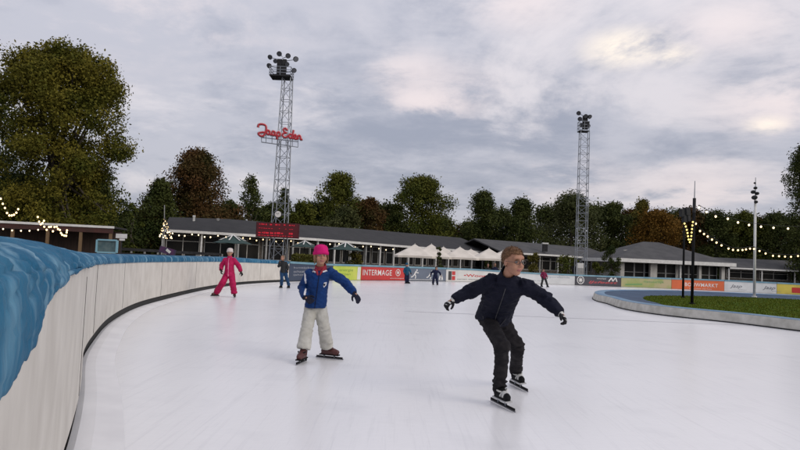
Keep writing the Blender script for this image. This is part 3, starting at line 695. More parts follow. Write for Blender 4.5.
# ------------------------------------------------------------------ canvas tents and parasols
tents = [(415, 243.2, 52, 'leftmost cream canvas parasol of the row before the clubhouse'), (431.5, 243.2, 54, 'second cream canvas parasol from the left, beside the dark sapling'), (443.5, 246, 57, 'small cream canvas parasol right of the dark sapling'), (460, 246, 54, 'wide cream canvas parasol in the middle of the row'), (471, 248.3, 58, 'low cream canvas parasol partly behind the wide one'), (489, 247.5, 55, 'cream canvas parasol just left of the boy\'s head'), (503, 249.6, 58, 'rightmost cream canvas parasol, half behind the boy\'s head')]
for i, (px, py, d, lb) in enumerate(tents):
    ap = at(px, py, d); ap = ap - UPV * .08; hw = 20 / F * d if i < 2 else 17.5 / F * d; ze = at(px, 255.0 + (px - 400) * .040, d).z
    e = empty('canvas_parasol', (ap.x, ap.y, GZ), lb, 'parasol', 'cream canvas parasols in front of the clubhouse')
    b = MB(); n = 8; m_s = 7; rings = []
    for j in range(m_s + 1):
        u = j / m_s; r = hw * (u ** 1.02) + .02; rings.append([Vector((ap.x + r * max(-1, min(1, 1.35 * math.cos(2 * math.pi * (k + .5) / 24))) , ap.y + r * max(-1, min(1, 1.35 * math.sin(2 * math.pi * (k + .5) / 24))), ap.z - (ap.z - ze) * (u ** .97) - .03 * abs(math.sin(2 * math.pi * (k + .5) / 24 * 2)) * u)) for k in range(24)])
    rings.append([Vector((p.x, p.y, p.z - .16)) for p in rings[-1]])
    b.rings(rings, cap=False); o = b.build('canopy', m_canvas, e, smooth=False); md = o.modifiers.new('t', 'SOLIDIFY'); md.thickness = .01
    b = MB(); b.tube([(ap.x, ap.y, GZ), (ap.x, ap.y, ap.z + .08)], .035); b.build('pole', m_post, e)
    b = MB()
    for k in range(8):
        a = math.pi * k / 4 + .39; b.tube([(ap.x, ap.y, ap.z - .45), (ap.x + hw * .75 * math.cos(a), ap.y + hw * .75 * math.sin(a), ze + (ap.z - ze) * .2)], .012, 5)
    b.build('strut', m_darkiron, e)
def parasol(px, py, d, hw, lb, top=True):
    ap = at(px, py, d); e = empty('parasol', (ap.x, ap.y, GZ), lb, 'parasol'); b = MB(); drop = hw * .42
    rings = [[Vector((ap.x + r * math.cos(2 * math.pi * k / 16), ap.y + r * math.sin(2 * math.pi * k / 16), ap.z - drop * (r / hw) ** .85 - (.02 if k % 2 else 0) * r)) for k in range(16)] for r in (.02, hw * .25, hw * .5, hw * .75, hw)]
    b.rings(rings, cap=False); o = b.build('canopy', [m_green], e); md = o.modifiers.new('t', 'SOLIDIFY'); md.thickness = .012
    b = MB()
    for k in range(8):
        a = 2 * math.pi * k / 8; b.bar((ap.x, ap.y, ap.z + .03), (ap.x + hw * .7 * math.cos(a), ap.y + hw * .7 * math.sin(a), ap.z - drop * .72 + .035), .08, .02)
    b.build('stripe', m_paint, e)
    b = MB(); b.tube([(ap.x, ap.y, GZ), (ap.x, ap.y, ap.z)], .03); b.build('pole', m_darkiron, e)
parasol(233, 235, 41, 1.25, 'dark green parasol with pale stripes above the girl in pink')
parasol(346, 242.5, 44, 1.2, 'dark green parasol with pale stripes right of the pink hat')
parasol(305, 241, 46, 1.0, 'dark green parasol with pale stripes left of the pink hat')
# ------------------------------------------------------------------ floodlight masts
def flood(e, p, aim, k=1.0):
    a = Vector(aim).normalized(); X = a.cross(UPV).normalized(); Z = X.cross(a)
    b = MB(); r = []
    for t_, q in ((-.26, .07), (-.20, .13), (-.02, .25), (.10, .27), (.12, .26)):
        r.append([Vector(p) + a * (t_ * k) + (X * math.cos(2 * math.pi * j / 14) + Z * math.sin(2 * math.pi * j / 14)) * (q * k) for j in range(14)])
    b.rings(r); o = b.build('floodlight', m_darkiron, e, smooth=True)
    b = MB(); c = Vector(p) + a * .125 * k
    b.rings([[c + a * dd + (X * math.cos(2 * math.pi * j / 14) + Z * math.sin(2 * math.pi * j / 14)) * (.23 * k) for j in range(14)] for dd in (0, .01)]); b.build('lens', m_lens, o)
    return o
m_lens = mat('lamp_glass', (.10, .105, .12), .15, spec=.8)
def mast(name, px, d, ztop, w0, w1, label, bays, rot, rungs=False):
    p = onz(px, d, GZ); e = empty(name, p, label, 'floodlight mast'); leg = lambda k, u: Vector((p.x + math.cos(rot + k * math.pi / 2) * (w0 + (w1 - w0) * u) * .707, p.y + math.sin(rot + k * math.pi / 2) * (w0 + (w1 - w0) * u) * .707, GZ + (ztop - GZ) * u))
    for k in range(4): b = MB(); b.tube([leg(k, 0), leg(k, 1)], .038, 6); b.build('leg', m_iron, e)
    for k in range(4):
        b = MB(); k2 = (k + 1) % 4
        for i in range(bays):
            u, v = i / bays, (i + 1) / bays
            b.bar(leg(k, v), leg(k2, v), .03)
            if not rungs or k % 2 == 0: b.bar(leg(k if i % 2 else k2, u), leg(k2 if i % 2 else k, v), .026)
        b.build('lattice', m_iron, e)
    b = MB(); b.box((p.x, p.y, GZ + .06), (w0 + .8, w0 + .8, .22)); b.build('footing', m_concrete, e)
    return e, p
zt1 = at(283, 78, 45).z
t1, p1 = mast('floodlight_mast', 277.2, 45, zt1, 1.02, .60, 'tall lattice floodlight mast carrying the red script sign and clock', 17, R(38))
def railbox(e, c, wx, wy, h):
    b = MB(); b.box((c.x, c.y, c.z), (wx, wy, .09)); b.build('platform', m_darkiron, e)
    b = MB()
    cs_ = [(-1, -1), (1, -1), (1, 1), (-1, 1)]
    for i in range(4):
        a = cs_[i]; z = cs_[(i + 1) % 4]
        A = Vector((c.x + a[0] * wx / 2, c.y + a[1] * wy / 2, c.z)); B = Vector((c.x + z[0] * wx / 2, c.y + z[1] * wy / 2, c.z))
        for hh in (h * .33, h * .66, h): b.bar(A + UPV * hh, B + UPV * hh, .035)
        for q in (0, .5): b.bar(A.lerp(B, q), A.lerp(B, q) + UPV * h, .035)
    b.build('railing', m_iron, e)
c = at(281.5, 77.5, 45); railbox(t1, c, 1.5, 1.2, .62)
b = MB(); cc = at(281.5, 67, 45)
for dx_, dz_, sx, sz in ((-.15, 0, .34, 1.1), (.2, .1, .28, .9), (.05, -.3, .55, .5)): b.box((cc.x + dx_, cc.y + .05, cc.z + dz_), (sx, .3 + dz_ * .2, sz))
b.build('control_box', m_darkiron, t1)
for px, py, ax, k in ((270.3, 57, -.5, .9), (279.4, 53.6, 0, .95), (288, 55.6, .3, .95), (295.6, 58.9, .6, 1), (269.4, 65.6, -.6, .95), (294, 70.2, .5, .9), (275.5, 61, -.2, .8), (287, 64, .3, .85)):
    q = at(px, py, 44.8); flood(t1, q, (ax, -1, -.75), k * .74)
    b = MB(); b.tube([q + Vector((0, .15, 0)), (cc.x, cc.y + .1, q.z - .12)], .025, 5); b.build('arm', m_iron, t1)
# red script sign (each word is its own bent tube lettering) on its hanging frame
script = [[(-.35, .62), (-.25, .95), (.15, 1.08), (.55, .98), (.62, .6), (.5, .15), (.25, -.28), (-.1, -.3), (-.3, -.08), (.1, .12), (.6, .2)],
          [(1.0, .42), (.8, .48), (.66, .2), (.8, 0), (.98, .12), (1.04, .45), (1.04, .08), (1.16, 0), (1.3, .15)],
          [(1.6, .42), (1.4, .48), (1.28, .2), (1.42, 0), (1.58, .12), (1.64, .45), (1.64, .08), (1.76, 0), (1.88, .2)],
          [(1.9, .48), (1.86, -.42)], [(1.9, .34), (2.08, .5), (2.24, .28), (2.1, .02), (1.9, .06)],
          [(3.08, .86), (2.84, 1.05), (2.62, .86), (2.78, .58), (3.0, .54), (2.66, .46), (2.5, .2), (2.7, -.02), (3.02, .08), (3.18, .3)],
          [(3.6, .42), (3.4, .48), (3.26, .2), (3.4, 0), (3.58, .12), (3.8, 1.0)], [(3.64, .38), (3.62, .05), (3.78, .02)],
          [(3.84, .2), (4.1, .3), (4.02, .5), (3.86, .38), (3.88, .06), (4.12, .02), (4.26, .2)],
          [(4.3, .48), (4.3, 0)], [(4.3, .28), (4.46, .5), (4.6, .36), (4.62, .05), (4.82, .12)]]
m_red = mat('red_neon', (.38, .02, .03), .5, emit=(.8, .04, .07), estr=.08)
b = MB()
for st in script:
    P = []
    for x, y in st: P.append((x, y))
    Q = catmull(P, .06) if len(P) > 2 else [Vector(P[0]), Vector(P[1])]
    b.tube([at(261 + q.x * 8.6, 133.2 + q.x * 1.45 - q.y * 8.6, 44.0) for q in Q], .058, 6)
b.build('script_sign', m_red, t1, smooth=True)
b = MB()
for st in script:
    Q = catmull(st, .06) if len(st) > 2 else [Vector(st[0]), Vector(st[1])]
    b.tube([at(261 + q.x * 8.6, 133.2 + q.x * 1.45 - q.y * 8.6, 44.07) for q in Q], .105, 6)
b.build('sign_backing', mat('pale_letter_box', (.60, .46, .48), .5), t1, smooth=True)
b = MB()
for y0, y1 in ((137.5, 141.8), (142.2, 147.2)):
    b.bar(at(261.5, y0, 44.2), at(298, y1 , 44.2), .05)
for px in (261.5, 266, 272, 279, 286, 292.5, 298):
    f = (px - 261.5) / 36.5; b.bar(at(px, 134 + 6 * f, 44.2), at(px, 142.2 + 5 * f, 44.2), .04)
    b.bar(at(px, 137.5 + 4.3 * f, 44.2), at(px, 137.5 + 4.3 * f, 45.3), .035)
b.bar(at(261.5, 142, 45.3), at(298, 147.2, 45.3), .05)
b.build('sign_frame', m_iron, t1)
# scoreboard and clock hang on the mast
A, B = at(256, 229, 43.8), at(299, 231.5, 43.8); mid = (A + B) / 2; wd = B.x - A.x; hh = (at(277, 222, 43.8) - at(277, 237, 43.8)).length; t = (B - A).normalized(); t.z = 0
sbx = empty('scoreboard', mid - UPV * hh / 2, 'dark red electronic scoreboard hanging on the tall mast', 'scoreboard')
b = MB(); b.box(mid + Vector((0, .1, 0)), (wd, .2, hh)); b.build('housing', mat('red_housing', (.05, .004, .008), .6, (.07, .006, .01), 3), sbx)
b = MB(); b.box(mid + Vector((0, -.006, 0)), (wd - .12, .012, hh - .1)); b.build('face', mat('display_face', (.05, .004, .006), .5, emit=(.4, .0, .02), estr=.06), sbx)
m_led = mat('led_red', (.3, .01, .02), .5, emit=(1, .02, .05), estr=.30); rr = random.Random(4)
for row, (zf, lh) in enumerate(((.36, .10), (.10, .05), (-.20, .15), (-.38, .06))):
    b = MB(); x = -wd / 2 + .25
    while x < wd / 2 - .3:
        lw = rr.uniform(.06, .16)
        if rr.random() < .78: b.box(mid + Vector((x, -.02, hh * zf + rr.uniform(-.01, .01))), (lw, .012, lh * rr.uniform(.5, 1)))
        x += lw + .05
    b.build('display_row', m_led, sbx)
q = at(278, 214.2, 43.9); ck = empty('clock', q - UPV * .22, 'round white clock above the red scoreboard', 'clock')
def disc(b, c, r, y0, y1, n=24): b.rings([[Vector((c.x + r * math.cos(2 * math.pi * k / n), y, c.z + r * math.sin(2 * math.pi * k / n))) for k in range(n)] for y in (y0, y1)])
b = MB(); disc(b, q, .25, q.y, q.y + .15); b.build('case', m_darkiron, ck)
b = MB(); disc(b, q, .215, q.y - .012, q.y - .002); b.build('dial', mat('dial', (.7, .68, .64), .5), ck)
b = MB(); b.bar(q + Vector((0, -.02, 0)), q + Vector((.06, -.02, .10)), .02, .012); b.build('hour_hand', m_black, ck)
b = MB(); b.bar(q + Vector((0, -.03, 0)), q + Vector((-.12, -.03, .10)), .014, .01); b.build('minute_hand', m_black, ck)
b = MB(); b.bar((q.x, q.y + .15, q.z), (q.x, 45 - .5, q.z), .06); b.build('bracket', m_iron, ck)
# second mast
zt2 = at(583, 131.5, 60).z
t2_, p2 = mast('floodlight_mast', 580.2, 60, zt2, .95, .80, 'thin ladder-like floodlight mast in front of the grey roofed building', 20, R(40), True)
c = at(583.3, 131.5, 60); railbox(t2_, c, .9, .8, .9)
b = MB(); cc = at(585, 122.5, 60); b.box(cc, (.42, .35, 1.25)); b.box(cc + Vector((.1, -.1, -.2)), (.5, .3, .5)); b.build('control_box', m_darkiron, t2_)
for px, py, ax in ((578.8, 113, -.5), (589.6, 116.6, .6), (580, 118.8, -.4), (585.6, 116, .1), (588, 126, .5), (581.5, 125, -.2)):
    q = at(px, py, 59.7); flood(t2_, q, (ax, -1, -.8), .8)
    b = MB(); b.tube([q + Vector((0, .15, 0)), (cc.x, cc.y + .1, q.z - .2)], .03, 5); b.build('arm', m_iron, t2_)
q = at(580, 266.5, 57); wb = empty('electric_cabinet', (q.x, 57, GZ), 'white cabinet at the foot of the thin mast', 'cabinet')
b = MB(); b.box((q.x, 57, (GZ + q.z + .3) / 2), (.55, .4, q.z + .3 - GZ)); b.build('box', m_paint, wb, bevel=.02); b = MB(); b.box((q.x, 56.79, .7), (.48, .02, .9)); b.build('door', m_post, wb)

# ------------------------------------------------------------------ poles on the infield
def pole(name, px, py, d, top, r, m, label, cat='pole', thin=None):
    q = onz(px, d, .12); e = empty(name, q, label, cat); tp = at(top[0], top[1], d); b = MB()
    if thin: mp_ = q.lerp(tp, thin); b.tube([q, mp_], [r, r * .9], 10); b.build('shaft', m, e, smooth=True); b = MB(); b.tube([mp_, tp], [r * .45, r * .25], 8); b.build('tip', m_iron, e)
    else: b.tube([q, tp], [r, r * .8], 10); b.build('shaft', m, e, smooth=True)
    b = MB(); b.tube([q - UPV * .02, q + UPV * .06], r * 1.9, 12); b.build('base', m, e)
    return e, q, tp
dA = 21.6
pa, qa, ta = pole('light_pole', 691.9, 304, dA, (694.9, 181), .049, m_black, 'tall dark pole with thin tip holding the strings of bulbs', thin=.80)
b = MB(); c = qa.lerp(ta, .74); b.tube([c, c + UPV * .5], .052, 10); b.build('sleeve', m_darkiron, pa)
dB = 26.5
pb, qb, tb = pole('light_pole', 682.9, 299, dB, (684.6, 211), .046, m_black, 'shorter dark pole with loudspeakers at its top')
for px, py, k in ((682.2, 213.0, .19), (686.8, 211.5, .21), (684.5, 218.6, .17), (688.2, 217.6, .15)):
    q = at(px, py, dB - .05); b = MB(); b.box(q, (k, k, .32), (Vector((.95, .3, .1)), Vector((-.3, .95, 0)), Vector((-.1, 0, 1)))); o = b.build('loudspeaker', m_darkiron, pb, bevel=.015)
dW = 31
pwh, qw, tw = pole('flag_pole', 754.3, 297, dW, (755.6, 177.5), .062, m_paint, 'white pole with a cluster of small cameras near its top', thin=.83)
for px, py, k in ((755.4, 188, .16), (753.2, 192, .2), (757, 193.5, .18), (754.5, 197.5, .24), (756, 202, .16), (754.8, 183, .1)):
    q = at(px, py, dW - .1); b = MB(); b.ell(q, (k * .5, k * .8, k * .45)); b.bar(q, (qw.lerp(tw, .9).x, dW, q.z - .05), .03); b.build('camera_head', m_darkiron, pwh)

# ------------------------------------------------------------------ strings of bulbs
def lights(pts, label, rad, m, ext=(), drop=.05, group=None, cat='string lights', cable_pts=None):
    e = empty('string_lights', pts[0], label, cat, group)
    q = [Vector(p) + UPV * (rad + drop) for p in (cable_pts or pts)]
    b = MB(); b.tube(q, .008, 5); b.build('cable', m_cable, e)
    for p in pts:
        b = MB(); b.ell(p, (rad, rad, rad * 1.15), n=8, m=6); o = b.build('bulb', m, e, smooth=True)
        b = MB(); b.tube([Vector(p) + UPV * rad * .9, Vector(p) + UPV * (rad + drop)], .02, 6); b.build('socket', m_cable, o)
    return e
sA = [(699, 207.5), (706.5, 212), (715.7, 216.5), (727.8, 218.8), (738, 222.5), (749, 225), (761, 226.7), (773.5, 227.8), (788, 228.6), (803, 228.8)]
lights([at(x, y, dA + (x - 694) * .02) for x, y in sA], 'upper string of bulbs running right from the dark pole', .036, m_bulbw)
sB = [(695.8, 223.7), (700, 231), (704, 234), (707.7, 236.5), (712, 239.6), (716.5, 242.6), (721.5, 245.4), (728.5, 248.6), (733, 249.9), (738, 250.2), (742.5, 250), (746, 249.4), (750, 248.6), (754, 248.9), (759.5, 251), (765.6, 253.5), (773, 255.8), (779, 256.2), (785, 256.6), (791, 256.8), (798, 256), (804, 255)]
lights([at(x, y, dA + (x - 694) * .04) for x, y in sB], 'lower sagging string of closely spaced bulbs right of the dark pole', .032, m_bulb)
sV = [(684.5, 223.5), (685.8, 226.5), (686.8, 229.8), (687.5, 233), (688, 236.2), (688.6, 239.5), (689.8, 242), (690.9, 239.5), (691.3, 236), (691.6, 232.5), (692, 229), (692.4, 225.5), (692.9, 222)]
lights([at(x, y, dA - .12) for x, y in sV], 'bright yellow loop of bulbs hanging between the two dark poles', .027, m_bulby)
sL = [(-4, 190), (.8, 198.7), (2.8, 203.8), (5, 208), (7, 213), (9.3, 215.5), (11.7, 215.5), (14, 214.8), (16.3, 212.7), (18.2, 209.2)]
lights([at(x, y, 31) for x, y in sL], 'bright loop of bulbs at the left edge above the shed roof', .046, m_bulb)
sL = [(37.8, 217), (39.2, 221.7), (40.7, 224.3), (42.5, 223), (44, 220.8), (44.3, 226.7), (46.7, 229.8), (49, 227), (51, 226.7), (52.9, 231.3), (54.5, 227), (56.8, 226.7), (58, 229), (59.9, 230), (61, 233), (62.2, 234.8), (64.3, 235.6), (66.1, 235.8), (66.6, 232.5), (67, 230.4)]
lights([at(x, y, 32) for x, y in sL], 'bright zigzag bunch of bulbs in front of the shed roof edge', .046, m_bulb, drop=.03)
sL = [(-6, 228.6), (3.1, 229), (12.1, 230.5), (21, 230.8), (29.5, 230.8), (38.1, 229.8)]
lights([at(x, y, 35) for x, y in sL], 'row of small spaced bulbs under the shed roof', .042, m_bulbw)
def eave_pt(px, dy, dfront):
    xs = (163, 240, 320, 396, 495); ys = (229.5, 233.8, 239, 245.2, 252.5); ds = (48.5, 50, 54, 62.5, 77)
    return at(px, float(np.interp(px, xs, ys)) + dy, float(np.interp(px, xs, ds)) - dfront)
rr = random.Random(3)
lights([eave_pt(x, 4.2 + 1.2 * math.sin(x * .25), .3) for x in (172.5, 179, 184.7, 192, 198.5, 204.6, 210.5, 218, 226)], 'string of bulbs under the clubhouse eave at its left end', .055, m_bulbw)
lights([eave_pt(x, 4.6 + 1.0 * math.sin(x * .3), .3) for x in (243, 250, 256.5, 263, 270, 276, 283, 291, 298)], 'string of bulbs under the clubhouse eave below the scoreboard', .05, m_bulb)
lights([eave_pt(x, 4.4 + 1.1 * math.sin(x * .2), .3) for x in (330, 339, 347, 355, 363, 371, 379, 386, 393)], 'string of bulbs under the clubhouse eave left of the canvas parasols', .055, m_bulbw)
# lit cone tree
dC = 45.0; top = at(164.5, 205, dC); cb = at(165.5, 239, dC)
ct = empty('lit_cone_tree', (cb.x, dC, GZ), 'cone shaped frame tree covered in warm lights left of the clubhouse', 'light tree')
b = MB(); b.tube([(cb.x, dC, GZ), (top.x, dC, top.z)], .03); b.build('pole', m_post, ct)
apx = at(165, 216.5, dC); hw = 6.2 / F * dC
b = MB()
for k in range(12):
    a = 2 * math.pi * k / 12; b.tube([apx, (cb.x + hw * math.cos(a), dC + hw * math.sin(a), cb.z)], .012, 4)
for u in (.25, .5, .75, 1): 
    c = apx.lerp(Vector((cb.x, dC, cb.z)), u); b.tube([(c.x + hw * u * math.cos(2 * math.pi * k / 16), c.y + hw * u * math.sin(2 * math.pi * k / 16), c.z) for k in range(17)], .012, 4)
b.build('wire_frame', m_darkiron, ct)
rr = random.Random(9)
for i in range(44):
    u = math.sqrt(rr.uniform(.01, 1)); a = i * 2.4; c = apx.lerp(Vector((cb.x, dC, cb.z)), u); rad = .03 if i % 3 else .05
    b = MB(); b.ell((c.x + hw * u * math.cos(a), c.y + hw * u * math.sin(a), c.z), rad, n=6, m=5); b.build('bulb', m_bulb if i % 3 else m_bulbw, ct)

# ------------------------------------------------------------------ trees
def leafmat(name, a, b_, isl=.30): return mat(name, a, .75, b_, .42, 6, ramp=(.36, .62), island=isl, spec=.08)
m_bark = mat('bark', (.045, .035, .025), .95, (.08, .065, .05), 4, 5, .5, 20)
m_olive = leafmat('leaf_olive', (.042, .056, .009), (.175, .145, .022))
m_dgreen = leafmat('leaf_dark_green', (.024, .038, .011), (.075, .084, .022))
m_green = leafmat('leaf_green', (.038, .056, .011), (.12, .12, .022))
m_redb = leafmat('leaf_red_brown', (.034, .040, .011), (.115, .055, .022))
m_orng = leafmat('leaf_orange', (.10, .060, .012), (.20, .10, .018))
m_yel = leafmat('leaf_yellow', (.05, .055, .012), (.15, .12, .025))
m_willow = leafmat('leaf_willow', (.034, .045, .015), (.095, .10, .038))
ENV = {
 'round': lambda h: max(.0, 1 - (2 * h - .95) ** 2) ** .5 * (1.0 if h < .5 else 1.0),
 'oval': lambda h: max(.0, 1 - abs(2 * h - .8) ** 2.3 / 1.25) ** .6,
 'cone': lambda h: max(.02, (1 - h) ** .75) * (.4 + .6 * min(1, h * 4 + .3)),
 'poplar': lambda h: max(0.03, math.sin(math.pi * min(1, h * .82 + .16))) ** .7,
 'spread': lambda h: (.55 + .45 * math.sin(h * 5 + 1)) * max(.05, (1 - h) ** .45),
 'big': lambda h: float(np.interp(h, (0, .2, .5, .7, .85, .94, 1), (.74, .80, .92, .98, .90, .70, .40))),
 'dome': lambda h: float(np.interp(h, (0, .3, .55, .75, .9, 1), (1, .94, .80, .58, .34, .12))),
 'full': lambda h: float(np.interp(h, (0, .4, .62, .8, .92, 1), (1, 1.02, 1, .86, .56, .15)))}
def tree(name, px, top, hwpx, d, kind, lm, label, leaves=6000, leaf=.17, nb=46, z0f=.12, seed=0, bark=None, cat='tree', group=None, zg=GZ, rb=(.20, .36), lean=0.0, botpx=None, limbs=9):
    base = onz(px, d, zg); ap = at(px, top, d); H = ap.z - zg; hw = hwpx / F * d; g = np.random.default_rng(seed + 11)
    e = empty(name, base, label, cat, group); hw *= 1.06 if kind in ('full', 'dome') else 1; z0 = zg + H * z0f; Hc = ap.z - z0; env = ENV[kind]; BC = []
    if kind in ('full', 'dome'): nb = int(nb * 2.0); leaves = int(leaves * 3.2); leaf *= .84
    for i in range(nb):
        h = g.uniform(.0, .97) if i % 6 else g.uniform(.75, .97); R_ = env(h) * hw; r = min(hw * g.uniform(*rb), Hc * .2) * (1 if kind != 'cone' else .75) * (.45 + .55 * min(1, R_ / hw + .25))
        a = g.uniform(0, 2 * math.pi); q = max(0, R_ - r * .62) * (g.uniform(.05, 1) ** .42 if kind == 'big' else g.uniform(.0, 1) ** .48) * g.uniform(.86, 1.10)
        if i % 3 == 0 and kind in ('full', 'dome'): q *= .35; r *= 1.15
        zc_ = z0 + Hc * h; zc_ = min(zc_, ap.z - r * .75)
        BC.append((base.x + q * math.cos(a) + lean * h * hw, d + q * math.sin(a) * .9, zc_, r))
    BC = np.array(BC); wts = BC[:, 3] ** 2; wts /= wts.sum(); idx = g.choice(len(BC), leaves, p=wts); B = BC[idx]
    dirs = g.normal(size=(leaves, 3)); dirs /= np.linalg.norm(dirs, axis=1)[:, None]; dirs[:, 2] = dirs[:, 2] * .8 + .12
    rad = B[:, 3] * np.clip(g.normal(.86, .20, leaves), .2, 1.45)
    # break each mass into tufts
    tuft = g.normal(size=(len(BC), 14, 3)); tuft /= np.linalg.norm(tuft, axis=2)[:, :, None]; tt = tuft[idx, g.integers(0, 14, leaves)]; mixf = g.uniform(.25, 1.0, leaves)[:, None]
    dirs = dirs * (1 - .62 * mixf) + tt * .62 * mixf
    C = B[:, :3] + dirs * rad[:, None] * 1.18
    if kind == 'spread' and name == 'willow_tree': C[:, 2] -= g.exponential(.5, leaves) * Hc * .06
    out_ = C[:, 2] < zg + .1; C[out_, 2] = zg + g.uniform(.1, .6, out_.sum())
    U = g.normal(size=(leaves, 3)); U /= np.linalg.norm(U, axis=1)[:, None]; W = np.cross(U, g.normal(size=(leaves, 3))); W /= np.linalg.norm(W, axis=1)[:, None]
    s = leaf * g.uniform(.55, 1.25, leaves)[:, None]
    V = np.stack([C - U * s, C - W * s * .55, C + U * s, C + W * s * .55], 1).reshape(-1, 3)
    raw_mesh('crown', V, 4, lm, e, tuple(base))
    b = MB(); th = max(.06, H * .022); trunk_top = Vector((base.x + lean * hw * .4, d, z0 + Hc * .55))
    b.tube([base, base.lerp(trunk_top, .3) + Vector((.1 * th, 0, 0)), base.lerp(trunk_top, .65), trunk_top], [th * 1.25, th, th * .75, th * .35], 9)
    o = b.build('trunk', bark or m_bark, e, smooth=True)
    lb = MB()
    for i in range(min(limbs, len(BC))):
        c = BC[i]; st = base.lerp(trunk_top, g.uniform(.45, .98)); en = Vector(c[:3]); md_ = st.lerp(en, .5) + UPV * (-.08 * (en - st).length)
        lb.tube([st, md_, en], [th * .38, th * .25, th * .1], 6)
    lb.build('limbs', bark or m_bark, e, smooth=True)
    return e
tree('broadleaf_tree', 49, 50, 77, 46, 'big', m_olive, 'huge olive and yellow broadleaf tree filling the left edge of the sky', 105000, .11, 240, .06, 1, rb=(.13, .22), limbs=34)
tree('broadleaf_tree', -40, 80, 60, 52, 'full', m_dgreen, 'dark tree at the extreme left behind the huge olive tree', 14000, .16, 60, .05, 2)
tree('broadleaf_tree', 15, 175, 50, 50, 'full', m_dgreen, 'low dark tree below the huge olive tree at far left', 9000, .15, 50, .02, 3)
tree('broadleaf_tree', 85, 172, 45, 51, 'full', m_dgreen, 'low dark tree under the right side of the huge olive tree', 9000, .15, 50, .02, 4)
tree('small_tree', 129, 203, 14, 56, 'oval', m_green, 'small green tree between the huge olive tree and the reddish tree', 2600, .14, 22, .02, 5)
tree('broadleaf_tree', 185, 150, 58, 66, 'dome', m_redb, 'reddish brown topped tree behind the left end of the clubhouse', 15000, .16, 80, .03, 6, rb=(.14, .26), lean=.12)
tree('broadleaf_tree', 155, 180, 30, 62, 'dome', m_dgreen, 'dark green lower tree left of the reddish brown topped tree', 5500, .16, 36, .02, 7)
tree('pine_tree', 247, 173, 21, 72, 'dome', m_dgreen, 'small dark pine with open branches left of the tall mast', 1900, .15, 30, .10, 8, rb=(.18, .34))
tree('broadleaf_tree', 226, 200, 20, 76, 'full', m_dgreen, 'low dark tree just left of the small pine', 3600, .18, 30, .02, 9)
tree('broadleaf_tree', 270, 203, 20, 78, 'full', m_dgreen, 'low dark tree behind the foot of the tall mast', 3600, .18, 30, .02, 10)
tree('pine_tree', 281, 188, 16, 84, 'dome', m_dgreen, 'slim dark conifer seen through the tall mast', 1400, .18, 24, .1, 11)
tree('broadleaf_tree', 300, 203, 20, 76, 'full', m_green, 'low green tree just right of the tall mast', 3600, .18, 30, .02, 12)
tree('broadleaf_tree', 336, 173, 31, 86, 'full', m_green, 'rounded green tree standing above the others left of the centre', 8500, .18, 56, .03, 13, rb=(.16, .28))
tree('broadleaf_tree', 368, 198, 20, 84, 'full', m_redb, 'reddish brown low tree right of the rounded green tree', 3600, .18, 36, .02, 14)
tree('broadleaf_tree', 342, 208, 26, 76, 'full', m_willow, 'low grey green tree behind the clubhouse ridge at centre left', 4200, .18, 34, .02, 15)
tree('broadleaf_tree', 393, 204, 14, 90, 'full', m_dgreen, 'narrow dark tree at the left foot of the broad centre tree', 2200, .19, 26, .02, 16)
tree('broadleaf_tree', 419, 178, 37, 92, 'full', m_green, 'broad green tree in the centre with a rounded top', 11000, .19, 64, .03, 17, rb=(.15, .27))
tree('small_tree', 457, 224, 7, 96, 'oval', mat('leaf_red', (.11, .025, .02), .8, (.06, .03, .015), 2, island=.4), 'little red leaved tree in the gap of sky right of the broad centre tree', 700, .16, 14, .02, 18)
tree('broadleaf_tree', 481, 191, 29, 92, 'dome', m_dgreen, 'dark green tree left of the pair behind the boy\'s head', 6000, .19, 44, .03, 19)
tree('broadleaf_tree', 520, 199, 29, 92, 'dome', m_dgreen, 'dark green tree right of the pair behind the boy\'s head', 6500, .19, 46, .03, 20)
tree('willow_tree', 570, 194, 34, 96, 'full', m_willow, 'drooping grey green willow behind the thin mast', 9500, .18, 60, .02, 21)
tree('broadleaf_tree', 612, 202, 22, 100, 'full', m_dgreen, 'dark tree just right of the willow', 5000, .2, 38, .02, 22)
tree('broadleaf_tree', 641, 200, 18, 104, 'full', m_yel, 'yellow topped tree peeping up behind the orange tree', 4200, .2, 34, .02, 23)
tree('broadleaf_tree', 655, 211, 30, 96, 'full', m_orng, 'broad orange autumn tree above the hipped pavilion', 9000, .18, 56, .02, 24)
tree('broadleaf_tree', 690, 208, 22, 100, 'full', m_redb, 'brown leaved tree behind the two dark poles', 5500, .2, 40, .02, 25)
tree('broadleaf_tree', 716, 211, 24, 98, 'full', m_dgreen, 'dark green tree right of the two dark poles', 6000, .2, 40, .02, 26)
tree('broadleaf_tree', 745, 212, 22, 98, 'full', m_green, 'dull green tree behind the white pole', 5200, .2, 40, .02, 27)
tree('broadleaf_tree', 778, 213, 26, 96, 'full', m_dgreen, 'dark tree between the white pole and the poplar', 6500, .2, 40, .02, 28)
tree('poplar_tree', 803, 143, 25, 84, 'poplar', m_dgreen, 'tall dark poplar cut by the right edge of the photo', 22000, .14, 150, .04, 29, rb=(.25, .42))
tree('broadleaf_tree', 840, 205, 34, 92, 'full', m_dgreen, 'dark tree past the right edge behind the poplar', 5000, .2, 36, .02, 30)
